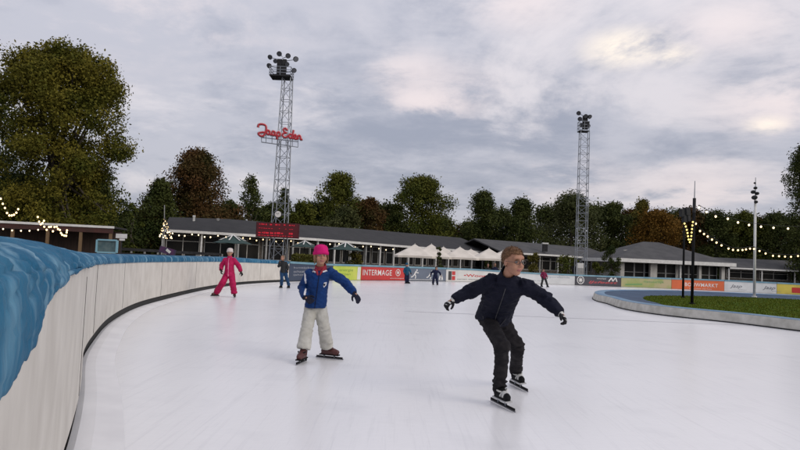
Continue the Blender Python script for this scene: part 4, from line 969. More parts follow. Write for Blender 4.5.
FILL = ((205, 207, 37, 80, m_dgreen, 'low dark tree standing behind the red brown tree'), (318, 204, 35, 92, m_dgreen, 'low dark tree standing left below the rounded green tree'), (262, 209, 31, 90, m_dgreen, 'low dark tree standing between the small pine and the tall mast'),
 (385, 205, 35, 98, m_dgreen, 'low dark tree standing left of the broad centre tree'), (357, 203, 31, 96, m_willow, 'low grey green tree standing right below the rounded green tree'), (440, 219, 27, 102, m_dgreen, 'low dark tree standing right of the broad centre tree'), (467, 223, 23, 104, m_dgreen, 'low dark tree standing left of the dark pair'), (501, 209, 31, 104, m_dgreen, 'low dark tree standing between the dark pair'),
 (545, 207, 31, 108, m_dgreen, 'low dark tree standing left of the willow'), (592, 205, 31, 110, m_dgreen, 'low dark tree standing right of the willow'), (632, 210, 29, 110, m_redb, 'low brownish tree standing left of the orange tree'), (672, 211, 37, 112, m_dgreen, 'low dark tree standing below the orange tree'), (703, 213, 31, 112, m_dgreen, 'low dark tree standing right behind the two dark poles'),
 (733, 216, 35, 112, m_dgreen, 'low dark tree standing behind the white pole'), (762, 218, 35, 114, m_redb, 'low brownish tree standing behind the brick annex'), (790, 220, 35, 116, m_dgreen, 'low dark tree standing behind the poplar'), (120, 217, 31, 70, m_dgreen, 'low dark tree standing behind the display case'), (142, 212, 27, 74, m_dgreen, 'low dark tree standing behind the lit cone tree'))
for i, (px, tp, hw_, d, m_, lb) in enumerate(FILL):
    tree('broadleaf_tree', px, tp, hw_, d, 'full', m_, lb, 3600, .25, 30, .0, 50 + i, rb=(.22, .36), limbs=4)
# shrubs and saplings on the terrace
tree('sapling', 437.5, 245.5, 6, 46, 'oval', m_dgreen, 'dark sapling standing between the canvas parasols', 900, .07, 16, .25, 70, cat='sapling')
tree('sapling', 354, 252, 11, 45, 'oval', m_yel, 'orange yellow shrub before the clubhouse windows', 1800, .07, 24, .1, 71, cat='shrub')
tree('sapling', 611, 245, 11, 62, 'oval', m_dgreen, 'dark bushy sapling left of the hipped pavilion', 2600, .09, 30, .15, 72, cat='sapling')
tree('sapling', 534, 253, 10, 60, 'round', m_yel, 'pale leaved shrub right of the boy\'s head', 1400, .09, 22, .1, 73, cat='shrub')
tree('sapling', 567, 256, 14, 64, 'round', m_green, 'wide green shrub left of the thin mast', 1800, .10, 24, .0, 74, cat='shrub')
tree('sapling', 596, 262, 9, 64, 'round', m_green, 'low green shrub right of the thin mast', 900, .10, 16, .0, 75, cat='shrub')
# clipped hedge
A, B = at(291, 264, 38), at(318, 264, 39); hd = empty('hedge', Vector((A.x, A.y, GZ)), 'clipped yellow green hedge left of the pink hat', 'hedge'); g = np.random.default_rng(77)
n_ = 5000; P = np.stack([g.uniform(A.x, B.x, n_), g.uniform(38, 39.4, n_), g.uniform(GZ, at(300, 255, 38).z, n_)], 1); face = g.random(n_); P[face < .5, 1] = 38 + g.normal(0, .03, (face < .5).sum()); P[face > .75, 2] = at(300, 255.3, 38).z + g.normal(0, .03, (face > .75).sum())
U = g.normal(size=(n_, 3)); U /= np.linalg.norm(U, axis=1)[:, None]; W = np.cross(U, g.normal(size=(n_, 3))); W /= np.linalg.norm(W, axis=1)[:, None]; s = .06
raw_mesh('foliage', np.stack([P - U * s, P - W * s * .6, P + U * s, P + W * s * .6], 1).reshape(-1, 3), 4, leafmat('leaf_hedge', (.05, .06, .012), (.13, .12, .03)), hd, tuple(hd.location))
# terrace fence panels between barrier and clubhouse
A, B = at(118, 248, 42), at(222, 254, 44); fe = empty('terrace_fence', Vector((A.x, A.y, GZ)), 'low dark wooden fence below the clubhouse windows at the left', 'fence'); t = (B - A); n_ = 8
for i in range(n_ + 1): b = MB(); q = A.lerp(B, i / n_); b.box((q.x, q.y, (GZ + q.z) / 2), (.1, .1, q.z - GZ)); b.build('post', m_post, fe)
b = MB()
for zz in (.15, .42, .69, .96):
    b.bar(Vector((A.x, A.y - .06, GZ + zz * (A.z - GZ))), Vector((B.x, B.y - .06, GZ + zz * (B.z - GZ))), .03, .18)
b.build('rail_boards', m_darkiron, fe)
# ------------------------------------------------------------------ people
def remesh(mb, voxel, smooth=4, wr=0, freq=14, focus=(), fr=.12, seed=0, wr2=0):
    me = bpy.data.meshes.new('tmp'); me.from_pydata(mb.v, [], mb.f); me.update()
    bm = bmesh.new(); bm.from_mesh(me); bmesh.ops.recalc_face_normals(bm, faces=bm.faces); bm.to_mesh(me); bm.free()
    o = bpy.data.objects.new('tmp', me); COL.objects.link(o); m = o.modifiers.new('r', 'REMESH'); m.mode = 'VOXEL'; m.voxel_size = voxel
    s = o.modifiers.new('s', 'SMOOTH'); s.iterations = smooth; s.factor = .6
    dg = bpy.context.evaluated_depsgraph_get(); m2 = bpy.data.meshes.new_from_object(o.evaluated_get(dg)); bpy.data.objects.remove(o); bpy.data.meshes.remove(me)
    out_ = MB(); fs = [tuple(p.vertices) for p in m2.polygons]; off = Vector((seed * 3.1, seed, 0))
    for v in m2.vertices:
        c = v.co.copy()
        if wr or wr2:
            k = .55
            for f in focus:
                k = max(k, 1.9 * math.exp(-((c - f).length / fr) ** 2))
            w_ = 1 - 2 * abs(noise.noise(Vector((c.x, c.y, c.z * 2.0)) * freq + off)); w_ = w_ - .45
            c += v.normal * (wr * k * w_ + wr2 * noise.noise(c * freq * 2.6 + off))
        out_.v.append(tuple(c))
    out_.f = fs; out_.m = [0] * len(fs); bpy.data.meshes.remove(m2); return out_
def paint(mb, fn):
    V = mb.v
    for i, f in enumerate(mb.f):
        c = Vector((0, 0, 0))
        for k in f: c += Vector(V[k])
        mb.m[i] = fn(c / len(f))
    return mb
def loft(b, secs, n=18, mi=0):    # secs: (centre, lateral unit, depth unit, half width, half depth)
    rs = []
    for c, X, Y, a, d in secs:
        c = Vector(c); rs.append([c + X * (a * math.copysign(abs(math.cos(t)) ** .85, math.cos(t))) + Y * (d * math.copysign(abs(math.sin(t)) ** .85, math.sin(t))) for t in [2 * math.pi * k / n for k in range(n)]])
    b.rings(rs); return b
def chain(b, P, Rr, n=12):
    for i in range(len(P) - 1): b.cap(P[i], P[i + 1], Rr[i], Rr[i + 1], n)
    return b
def frame(f, u):
    f = Vector(f).normalized(); u = Vector(u); r = f.cross(u).normalized(); u = r.cross(f).normalized(); return r, f, u
def loc2(c, fr, k=1.0):
    r, f, u = fr; c = Vector(c); return lambda x, y, z: c + (r * x + f * y + u * z) * k
SK = {}
def skin_mat():
    if 's' not in SK:
        SK['s'] = mat('skin', (.33, .175, .11), .55, (.39, .195, .135), 9, 3, spec=.3); SK['l'] = mat('lip', (.28, .09, .085), .5)
        SK['ew'] = mat('eye_white', (.27, .26, .25), .3); SK['ei'] = mat('iris', (.03, .03, .035), .2)
    return SK
def head_prims(b, c, fr, k=1.0):
    P = loc2(c, fr, k); r, f, u = fr; ax = (r, f, u); E = lambda x, y, z, a, bb, cc, n=16, m=12: b.ell(P(x, y, z), (a * k, bb * k, cc * k), ax, n, m)
    E(0, -.012, .030, .074, .092, .084); E(0, .026, -.028, .060, .062, .072); E(0, .048, -.078, .034, .030, .028)
    E(-.038, .048, -.030, .026, .032, .034); E(.038, .048, -.030, .026, .032, .034); E(0, .062, .040, .056, .026, .030)
    E(-.077, -.004, -.006, .008, .018, .030, 10, 8); E(.077, -.004, -.006, .008, .018, .030, 10, 8)
    b.cap(P(0, .082, .014), P(0, .102, -.020), .007 * k, .0115 * k, 8); E(-.011, .094, -.024, .008, .009, .007, 8, 6); E(.011, .094, -.024, .008, .009, .007, 8, 6)
    E(0, .080, -.051, .023, .012, .0065, 10, 6); E(0, .079, -.061, .019, .012, .0065, 10, 6)
def face_parts(e, body, c, fr, k):
    S_ = skin_mat(); P = loc2(c, fr, k); r, f, u = fr
    for s in (-1, 1):
        b = MB(); b.ell(P(s * .030, .0715, .008), (.0135 * k, .0105 * k, .0095 * k), fr, 12, 8); o = b.build('eye', S_['ew'], e, smooth=True)
        b = MB(); b.ell(P(s * .030 + .001, .0805, .008), (.0058 * k, .003 * k, .0062 * k), fr, 10, 6); b.build('iris', S_['ei'], o, smooth=True)
def snap(J, bh, k):
    for s in 'LR': J['an' + s].z = (.091 + bh + .002) * k
def make_person(nm, label, J, cfg):
    """J: joints in world space; cfg: sizes, colours"""
    vx = cfg.get('vox', .008); k = cfg.get('k', 1.0); S_ = skin_mat(); g = cfg
    foot = (J['anL'] + J['anR']) / 2; e = empty('person', (foot.x, foot.y, 0), label, 'person', cfg.get('group'))
    fr = frame(J['hf'], J['hu']); hc = J['head']
    # ---- body: one continuous skin surface under the clothes
    sp = (J['shL'] + J['shR']) / 2; hp = (J['hpL'] + J['hpR']) / 2; lat = (J['shR'] - J['shL']).normalized(); lath = (J['hpR'] - J['hpL']).normalized(); spine = (J['neck'] - hp).normalized()
    dp = spine.cross(lat).normalized(); dph = spine.cross(lath).normalized(); sw = (J['shR'] - J['shL']).length / 2; hwid = (J['hpR'] - J['hpL']).length / 2
    chest = hp.lerp(J['neck'], .68); waist = hp.lerp(J['neck'], .32)
    q = g.get('slim', 1.0) * .84; b = MB(); head_prims(b, hc, fr, k)
    chain(b, [J['neck'] - spine * .03, hc + fr[2] * (-.05 * k) - fr[1] * (.02 * k)], [.047 * k, .046 * k])
    loft(b, [(hp - spine * .05, lath, dph, (hwid + .045) * q, .07 * q), (hp, lath, dph, (hwid + .05) * q, .075 * q), (waist, lat, dp, (sw * .72) * q, .065 * q), (chest, lat, dp, (sw * .92) * q, .08 * q), (sp, lat, dp, (sw * .95) * q, .06 * q), (J['neck'], lat, dp, .05, .045)])
    for s in 'LR':
        chain(b, [J['sh' + s], J['el' + s], J['wr' + s]], [.032 * k, .026 * k, .021 * k]); chain(b, [J['hp' + s], J['kn' + s], J['an' + s]], [.052 * k, .033 * k, .026 * k])
        hd = (J['hd' + s] - J['wr' + s]).normalized(); chain(b, [J['wr' + s], J['wr' + s] + hd * .045], [.020, .019]); 
    rm = remesh(b, vx * .72, 3)
    P = loc2(hc, fr, k); ey = [P(-.030, .080, .010), P(.030, .080, .010)]; vs = []; lipc = P(0, .088, -.056)
    for v in rm.v:
        v = Vector(v)
        for p in ey:
            dd = (v - p).length / k; v -= fr[1] * (.010 * k * math.exp(-(dd / .016) ** 2))
        vs.append(tuple(v))
    rm.v = vs
    paint(rm, lambda c: 1 if abs((c - lipc).dot(fr[0])) < .021 * k and abs((c - lipc).dot(fr[2])) < .0085 * k and (c - lipc).dot(fr[1]) > -.014 * k else 0)
    rm.build('body', [S_['s'], S_['l']], e, smooth=True); face_parts(e, None, hc, fr, k)
    if g.get('brow'):
        for s in (-1, 1):
            b = MB(); b.tube([P(s * .014, .090, .027), P(s * .030, .088, .031), P(s * .046, .076, .027)], [.003 * k, .0038 * k, .002 * k], 6); b.build('eyebrow', g['brow'], e, smooth=True)
    # ---- trousers
    tw = g['leg']; b = MB()
    loft(b, [(hp - spine * .02 - UPV * .06, lath, dph, hwid + .045, g['hipd'] * .85), (hp, lath, dph, hwid + tw[0] * .72, g['hipd']), (hp + spine * .08, lath, dph, hwid + tw[0] * .62, g['hipd'] * .92)])
    for s in 'LR':
        kn, an, hi = J['kn' + s], J['an' + s], J['hp' + s]; en = kn.lerp(an, g.get('cuff', .94)); c1 = hi.lerp(kn, .5); c2 = kn.lerp(an, .5)
        chain(b, [hi, c1, kn], [tw[0], (tw[0] + tw[1]) / 2, tw[1]]); 
        ax = (en - kn).normalized(); X = ax.cross(Vector((0, 1, 0))).normalized(); Y = ax.cross(X)
        loft(b, [(kn, X, Y, tw[1], tw[1]), (c2, X, Y, (tw[1] + tw[2]) / 2 * .98, (tw[1] + tw[2]) / 2 * .98), (en, X, Y, tw[2], tw[2]), (en + ax * .025, X, Y, tw[2] * .97, tw[2] * .97)])
    tr = remesh(b, vx, 3, g.get('wrt', .010), g.get('ft', 11), [J['knL'], J['knR'], J['anL'].lerp(J['knL'], .15), J['anR'].lerp(J['knR'], .15)], .11, 3, .002)
    tr.build('trousers', g['mtr'], e, smooth=True)
    # ---- jacket
    b = MB(); hem = g.get('hem', .02); jw = g['jw']; jd = g['jd']
    fwd_ = Vector((0, -1, 0)) * g.get('fw', 0); lh_ = Vector((lath.x, lath.y, 0)).normalized(); dh_ = Vector((-lh_.y, lh_.x, 0)); dh_ = dh_ if dh_.dot(dph) > 0 else -dh_
    loft(b, [(hp - UPV * hem + fwd_ * 1.2, lh_, dh_, hwid + jw[0], jd[0] * 1.08), (hp - UPV * (hem - .03) + fwd_ * 1.2, lh_, dh_, hwid + jw[0] * 1.02, jd[0] * 1.12), (hp + spine * .04 + fwd_, lath, dph, hwid + jw[0], jd[0]), (waist + spine * .03, lat, dp, sw * jw[1], jd[1]), (chest, lat, dp, sw * jw[2], jd[2]), (sp + spine * .005, lat, dp, sw * .98, jd[2] * .74), (sp.lerp(J['neck'], .75), lat, dp, sw * .55, jd[2] * .6), (J['neck'] + spine * .02, lat, dp, .055 * k + .012, .052 * k + .012)])
    ar = g['arm']
    for s in 'LR':
        sh, el, wr = J['sh' + s], J['el' + s], J['wr' + s]; e2 = wr.lerp(el, .06)
        chain(b, [sh.lerp(chest, .22), sh, sh.lerp(el, .5), el, el.lerp(e2, .5)], [ar[0] * 1.05, ar[0], ar[0] * .5 + ar[1] * .5, ar[1], ar[1] * .5 + ar[2] * .5])
        ax = (e2 - el).normalized(); X = ax.cross(Vector((.3, 1, .2))).normalized(); Y = ax.cross(X); m_ = el.lerp(e2, .5)
        loft(b, [(m_, X, Y, (ar[1] + ar[2]) / 2, (ar[1] + ar[2]) / 2), (e2, X, Y, ar[2] * .95, ar[2] * .95), (e2 + ax * .012, X, Y, ar[2] * .8, ar[2] * .8)])
    jk = remesh(b, vx, 3, g.get('wrj', .008), g.get('fj', 13), [J['elL'], J['elR'], J['shL'], J['shR'], waist], .10, 1, .002)
    mj = g['mj'] if isinstance(g['mj'], list) else [g['mj']]
    if g.get('jpaint'): paint(jk, g['jpaint'](J, dict(hp=hp, sp=sp, waist=waist, chest=chest, lat=lat, dp=dp, spine=spine)))
    jo = jk.build('jacket', mj, e, smooth=True)
    # collar
    b = MB(); cb = J['neck'] + spine * .0; cu = (hc - J['neck']).normalized(); rr_ = .060 * k
    r_ = []
    ch = g.get('colh', 1.0)
    for t_, rad_ in ((-.02, rr_ * 1.4), (.01 * ch, rr_ * 1.2), (.035 * ch, rr_ * 1.14), (.045 * ch, rr_ * 1.06), (.03 * ch, rr_ * .92), (-.01, rr_ * .9)):
        r_.append([cb + cu * (t_ * (1 - .35 * math.cos(a - math.pi / 2))) + (lat * math.cos(a) + dp * -math.sin(a)) * rad_ for a in [2 * math.pi * j / 20 for j in range(20)]])
    b.rings(r_, cap=False); b.build('collar', g.get('mcol', mj[0]), jo, smooth=True)
    return e, jo, dict(hp=hp, sp=sp, waist=waist, chest=chest, lat=lat, dp=dp, spine=spine, fr=fr, P=P, k=k)
def glove(e, wr, hd, palm_n, side, m, k=1.0, vox=.004, curl=.5, m2=None):
    """wr wrist, hd unit direction, palm_n out of the palm, side = towards the thumb"""
    f = Vector(hd).normalized(); pn = Vector(palm_n); pn = (pn - f * pn.dot(f)).normalized(); sd_ = f.cross(pn).normalized()
    if sd_.dot(Vector(side)) < 0: sd_ = -sd_
    b = MB(); Pt = lambda a, s, n_: Vector(wr) + (f * a + sd_ * s + pn * n_) * k
    chain(b, [Pt(-.03, 0, 0), Pt(.0, 0, 0)], [.030 * k, .027 * k]); b.ell(Pt(.045, 0, .0), (.040 * k, .033 * k, .017 * k), (f, sd_, pn), 14, 10)
    for i, (s, L_) in enumerate(((.026, .052), (.009, .060), (-.009, .055), (-.025, .043))):
        c = curl * (1 + .22 * i); p0 = Pt(.068, s, 0); d1 = (f * math.cos(c * .6) + pn * math.sin(c * .6) + sd_ * s * 3.0).normalized(); d2 = (f * math.cos(c * 1.6) + pn * math.sin(c * 1.6)).normalized(); d3 = (f * math.cos(c * 2.4) + pn * math.sin(c * 2.4)).normalized()
        p1 = p0 + d1 * L_ * .48 * k; p2_ = p1 + d2 * L_ * .32 * k; p3 = p2_ + d3 * L_ * .24 * k; chain(b, [Pt(.045, s * .8, 0), p0, p1, p2_, p3], [.011 * k, .0108 * k, .0100 * k, .0093 * k, .0085 * k], 8)
    chain(b, [Pt(.020, .020, .004), Pt(.040, .046, .012), Pt(.062, .056, .022), Pt(.076, .054, .028)], [.015 * k, .0125 * k, .0108 * k, .009 * k], 8)
    rm = remesh(b, vox, 2)
    if m2: paint(rm, lambda c: 1 if ((c - Vector(wr)).dot(pn) < -.004 * k and (abs(((c - Vector(wr)).dot(f) / k) % .034 - .017) < .007)) or (.0 < (c - Vector(wr)).dot(f) < .012 * k) else 0)
    return rm.build('glove', [m, m2] if m2 else [m], e, smooth=True)
def skate(e, J, s, mboot, mtrim, msole, blade=.40, k=1.0, bh=.055, vox=.006, hi=.05, detail=True):
    an = J['an' + s]; tv = J['toe' + s] - an; f = Vector(tv); f.z = J.get('pit' + s, 0); f.normalize(); tilt = J.get('roll' + s, Vector((0, 0, 1))); u = (tilt - f * tilt.dot(f)).normalized(); r = f.cross(u)
    an0 = an; base = Vector((an.x, an.y, an.z)) - u * (.075 * k)    # sole height under the ankle
    Pt = lambda x, y, z: base + (r * x + f * y + u * z) * k
    b = MB(); chain(b, [Pt(0, -.035, .028), Pt(0, .02, .03), Pt(0, .085, .026), Pt(0, .128, .022)], [.034 * k, .034 * k, .038 * k, .027 * k]); chain(b, [Pt(0, -.028, .05), Pt(0, -.015, .085 + hi)], [.037 * k, .040 * k]); chain(b, [Pt(0, .0, .07), Pt(0, .075, .035)], [.036 * k, .03 * k])
    b.box(Pt(0, .035, -.002), (.05 * k, .20 * k, .018 * k), (r, f, u))
    rm = remesh(b, vox, 3)
    if mtrim: paint(rm, lambda c: 1 if (abs((c - base).dot(f) - .055 * k - (c - base).dot(u) * .6) < .012 * k or abs((c - base).dot(f) - .105 * k) < .010 * k) and (c - base).dot(u) > .022 * k else 0)
    bo = rm.build('skate', [mboot, mtrim or mboot], e, smooth=True)
    b = MB(); b.box(Pt(0, .035, -.010), (.062 * k, .235 * k, .012 * k), (r, f, u)); b.build('sole', msole, bo, bevel=.004)
    zb = -.016 - bh
    b = MB(); L_ = blade
    b.bar(Pt(0, .035 - L_ / 2, zb + .020), Pt(0, .035 + L_ / 2, zb + .020), .010 * k, .016 * k); b.build('blade_tube', m_black, bo)
    b = MB(); b.bar(Pt(0, .035 - L_ / 2 - .01, zb + .007), Pt(0, .035 + L_ / 2 + .01, zb + .007), .003, .013 * k); b.build('blade', m_steel, bo)
    for y in (-.03, .095):
        b = MB(); b.cap(Pt(0, y, -.012), Pt(0, y, zb + .026), .014 * k, .010 * k, 8); b.build('bracket', m_iron, bo, smooth=True)
    if detail:
        for z_, y_ in ((.095 + hi * .3, .018), (.066, .055)):
            b = MB(); b.tube([Pt(.041 * math.cos(a), y_ - .02 + .040 * math.sin(a), z_ - .3 * .04 * math.sin(a)) for a in [math.pi * j / 10 for j in range(11)]], .007 * k, 6); b.build('strap', mtrim or m_black, bo, smooth=True)
    return bo
m_steel = mat('steel', (.16, .16, .18), .45, metal=1)
def cloth(name, c, c2=None, rough=.8, b_=.25): return mat(name, c, rough, c2 or tuple(x * .7 for x in c), 12, 5, b_, 60, spec=.18)
def beanie(e, J, fr, k, m, ribs=True, pom=None, low=.0, name='hat'):
    P = loc2(J['head'], fr, k); rs = []; n = 44
    for i, (z, r_) in enumerate(((.022 + low, .93), (.024 + low, 1.09), (.045 + low, 1.13), (.062 + low, 1.09), (.065 + low, 1.01), (.085, 1.0), (.105, .90), (.122, .70), (.132, .40), (.136, .06))):
        rs.append([P((.078 * r_ + (.0032 if ribs and j % 2 else 0)) * math.cos(2 * math.pi * j / n), -.012 + (.096 * r_ + (.0032 if ribs and j % 2 else 0)) * math.sin(2 * math.pi * j / n) , z - (.028 * (1 - math.sin(2 * math.pi * j / n)) * .5 if z < .08 else 0)) for j in range(n)])
    b = MB(); b.rings(rs); o = b.build(name, m, e, smooth=True)
    if pom: b = MB(); b.ell(P(0, -.012, .152), .024 * k); b.build('pompom', pom, o, smooth=True)
    return o

def shrink(jo, org, dr):
    Mi = full(jo).inverted(); ok, loc, nn_, _ = jo.ray_cast(Mi @ org, dr); return (full(jo) @ loc, nn_) if ok else (None, None)
# ---- boy in the dark jacket
A_ = at
J = dict(head=A_(513.2, 262.0, 5.36), hf=Vector((.52, -.85, -.10)), hu=Vector((.06, -.16, 1)), neck=A_(507, 277, 5.45),
         shL=A_(491.5, 281.5, 5.52), shR=A_(526.5, 286.5, 5.44), elL=A_(470, 291.5, 5.66), elR=A_(546.5, 299.5, 5.36), wrL=A_(453.0, 300.0, 5.60), wrR=A_(560.5, 313.5, 5.24),
         hdL=A_(446.3, 304.8, 5.57), hdR=A_(565, 319.5, 5.20), hpL=A_(486.0, 317.5, 5.86), hpR=A_(500.0, 318, 5.92), knL=A_(502.5, 347, 5.36), knR=A_(517.5, 345.5, 5.98),
         anL=A_(499.6, 386, 5.50), anR=A_(515.8, 370.5, 6.36)); snap(J, .05, 1.08)
fL = (gnd(511, 409) - gnd(488, 397.5)).normalized(); J['toeL'] = J['anL'] + fL * .15; fR = Vector((.22, -.97, 0)); J['toeR'] = J['anR'] + fR * .15; J['rollR'] = Vector((-.12, 0, 1)); J['rollL'] = Vector((-.10, 0, 1))
m_navy = cloth('navy_jacket', (.0045, .0055, .014), (.008, .009, .020), .8); m_jean = cloth('charcoal_trousers', (.011, .010, .012), (.020, .018, .020), .9)
m_hair = mat('auburn_hair', (.16, .078, .032), .7, (.115, .055, .022), 40, 3, .3, 90, stretch=(1, 1, .3)); m_gw = mat('glove_white', (.5, .5, .48), .7)
def jp(J, q):
    return lambda c: 1 if ((c - q['hp']).dot(q['spine']) > .0 and abs((c - q['hp']).dot(q['lat']) - .006) < .006 and (c - q['hp']).dot(q['dp']) * sgn > 0) else (2 if (c - J['shR'].lerp(J['elR'], .42)).length < .034 and c.z > J['shR'].lerp(J['elR'], .42).z - .0 else 0)
sgn = 1
cfg = dict(vox=.0075, k=1.03, colh=1.7, fw=.03, leg=(.078, .060, .052), hipd=.100, cuff=1.02, mtr=m_jean, wrt=.019, ft=12, mj=[m_navy, m_black, mat('arm_badge', (.16, .18, .2), .6)], jw=(.088, 1.06, 1.12), jd=(.140, .128, .128), hem=.015, arm=(.068, .060, .045), wrj=.016, jpaint=jp, brow=m_hair)
e, jo, q = make_person('person', 'boy in glasses and dark navy jacket skating crouched with arms out', J, cfg)
P = q['P']; fr = q['fr']; k = 1.03
bpy.context.view_layer.update(); fdb = q['dp'] if q['dp'].y < 0 else -q['dp']; zp = []
for u in np.linspace(.0, .93, 26):
    c = q['hp'].lerp(J['neck'], u); p, nn_ = shrink(jo, c + q['lat'] * .012 + fdb * .5, -fdb)
    if p: zp.append(p + nn_ * .002)
m_zip = mat('zip_grey', (.05, .05, .055), .4)
b = MB(); b.tube(zp, .0035, 6); b.build('zip', m_zip, jo)
for sx in (-1, 1):
    pk_ = []
    for u, x in ((.12, .07), (.2, .085), (.28, .10)):
        c = q['hp'].lerp(J['neck'], u); p, nn_ = shrink(jo, c + q['lat'] * (x * sx) + fdb * .5, -fdb)
        if p: pk_.append(p + nn_ * .001)
    if len(pk_) == 3: b = MB(); b.tube(pk_, .003, 6); b.build('pocket_seam', m_zip, jo)
b = MB(); b.ell(P(0, -.016, .036), (.0775 * k, .097 * k, .086 * k), fr, 30, 20); hair = remesh(b, .006, 1); keep = []
def hairline(v):
    d = v - J['head']; x, y, z = d.dot(fr[0]), d.dot(fr[1]), d.dot(fr[2]); z += .012 * noise.noise(v * 60) + .006 * noise.noise(v * 140)
    if y > .035: return z > .070 - .10 * max(0, abs(x) - .05)
    if y > -.02: return z > .018 + (.035 + .0) * min(1, max(0, (y + .02) / .055))
    return z > -.055
hb = MB(); mp_ = {}
for f_ in hair.f:
    if all(hairline(Vector(hair.v[i])) for i in f_): keep.append(f_)
for f_ in keep:
    ids = []
    for i in f_:
        if i not in mp_:
            v = Vector(hair.v[i]); nrm_ = (v - P(0, -.016, .036)).normalized(); v += nrm_ * (.003 * noise.noise(v * 40) + .003 * noise.noise(v * 120)); mp_[i] = len(hb.v); hb.v.append(tuple(v))
        ids.append(mp_[i])
    hb.f.append(tuple(ids)); hb.m.append(0)
ho = hb.build('hair', m_hair, e, smooth=True); md = ho.modifiers.new('s', 'SOLIDIFY'); md.thickness = .007; md.offset = 0
# tufts of short hair
rg = random.Random(2); tb_ = MB()
for i in range(900):
    v = Vector(hb.v[rg.randrange(len(hb.v))]); nrm_ = (v - P(0, -.016, .036)).normalized(); dr = (nrm_ * .28 + fr[1] * .7 + Vector((rg.uniform(-.5, .5), rg.uniform(-.5, .5), rg.uniform(-.3, .4)))).normalized(); a = nrm_.cross(dr).normalized() * .003
    p0 = v + nrm_ * .003; p1 = p0 + dr * rg.uniform(.010, .022); tb_.add([p0 - a, p0 + a, p1, p0 + nrm_ * .003], [(0, 1, 2), (0, 2, 3), (1, 3, 2)])
tb_.build('hair_tufts', m_hair, ho)
b = MB(); m_gl = mat('spectacle_frame', (.05, .035, .03), .4)
for s in (-1, 1):
    b = MB(); b.tube([P(s * .032 + .021 * math.cos(a), .097 - abs(s * .032 + .021 * math.cos(a)) * .12, .006 + .015 * math.sin(a)) for a in [2 * math.pi * j / 16 for j in range(17)]], .0022, 6); b.tube([P(s * .052, .090, .008), P(s * .078, .06, .010), P(s * .082, .0, .008)], .002, 5)
    if s < 0: b.tube([P(-.012, .098, .010), P(.012, .098, .010)], .002, 5); g0 = b.build('glasses', m_gl, e, smooth=True)
    else: b.build('rim', m_gl, g0, smooth=True)
m_glv = cloth('black_glove', (.014, .014, .016))
hdL = J['hdL'] - J['wrL']; hdR = J['hdR'] - J['wrR']
glove(e, J['wrL'], hdL, (.25, .3, -.95), (.3, -.9, 0), m_glv, 1.0, m2=m_gw, curl=.75); glove(e, J['wrR'], hdR, (-.85, .2, -.55), (-.2, -.9, .2), m_glv, 1.0, m2=m_gw, curl=.8)
for s in 'LR': skate(e, J, s, m_black, m_gw, mat('grey_sole', (.42, .42, .42), .5), .40, 1.08, .05)

# ---- girl in blue
d0 = 7.38
J = dict(head=A_(321.0, 256.0, d0 - .05), hf=Vector((.30, -.95, -.02)), hu=Vector((0, -.05, 1)), neck=A_(320.6, 268.5, d0), shL=A_(310, 274, d0), shR=A_(330.5, 272.5, d0), elL=A_(302.5, 287.5, d0 + .10), elR=A_(344.5, 281.8, d0 - .05),
         wrL=A_(305.5, 297.5, d0 - .12), wrR=A_(354.3, 293, d0 - .18), hdL=A_(310, 300.5, d0 - .18), hdR=A_(358, 298.5, d0 - .22), hpL=A_(311, 306.5, d0 + .06), hpR=A_(320.2, 306.5, d0 + .06), knL=A_(307.3, 326.5, d0 - .08), knR=A_(323.8, 326.5, d0 - .02), anL=A_(303.4, 348, d0 - .14), anR=A_(327.0, 345, d0 + .22)); snap(J, .04, 1.05)
J['toeL'] = J['anL'] + Vector((-.03, -.15, 0)); J['toeR'] = J['anR'] + Vector((.14, -.05, 0)); J['rollR'] = Vector((-.15, 0, 1))
m_blue = cloth('royal_blue_jacket', (.005, .036, .155), (.004, .026, .110), .7); m_cream = cloth('cream_trousers', (.50, .49, .45), (.40, .39, .35), .9); m_pink = cloth('magenta_knit', (.62, .015, .17), (.48, .01, .12), .9, .6); m_navyd = cloth('navy_glove', (.012, .014, .03)); m_wht = mat('white_trim', (.65, .65, .68), .7); m_rdk = cloth('dark_red_scarf', (.30, .03, .05))
def jp2(J, q):
    wp = J['shR'].lerp(q['chest'], .42)
    def fn(c):
        for s in 'LR':
            a, z = J['sh' + s], J['el' + s]; t_ = (c - a).dot((z - a).normalized())
            if s == 'L' and .01 < t_ < (z - a).length and abs((c - a).dot(q['lat']) + .055 + 0 * t_) < .010 and c.y < a.y: return 1
        return 0
    return fn
cfg = dict(vox=.008, k=.95, leg=(.076, .070, .078), hipd=.098, cuff=.86, mtr=m_cream, wrt=.008, ft=10, mj=[m_blue, m_wht], jw=(.072, .98, 1.0), jd=(.125, .118, .118), hem=.012, arm=(.060, .055, .046), wrj=.010, jpaint=jp2, mcol=m_rdk, brow=mat('fair_brow', (.3, .19, .1), .7))
e, jo, q = make_person('person', 'girl in magenta hat, blue jacket and cream trousers skating', J, cfg); P = q['P']
beanie(e, J, q['fr'], .99, m_pink)
# loose fair hair beside the face
m_fair = mat('fair_hair', (.24, .13, .06), .6, (.16, .08, .035), 30, 3, .4, 60); b = MB(); rg = random.Random(6)
hbm = MB()
for i in range(46):
    s = -1 if i % 2 else 1; x0 = s * rg.uniform(.066, .080); y0 = rg.uniform(-.05, .03); hbm.tube([P(x0, y0, .03), P(x0 * 1.08, y0 + rg.uniform(-.01, .012), -.03), P(x0 * rg.uniform(.85, 1.05), y0 + rg.uniform(-.01, .02), rg.uniform(-.11, -.06))], [.005, .005, .002], 5)
remesh(hbm, .004, 1).build('hair', m_fair, e, smooth=True)
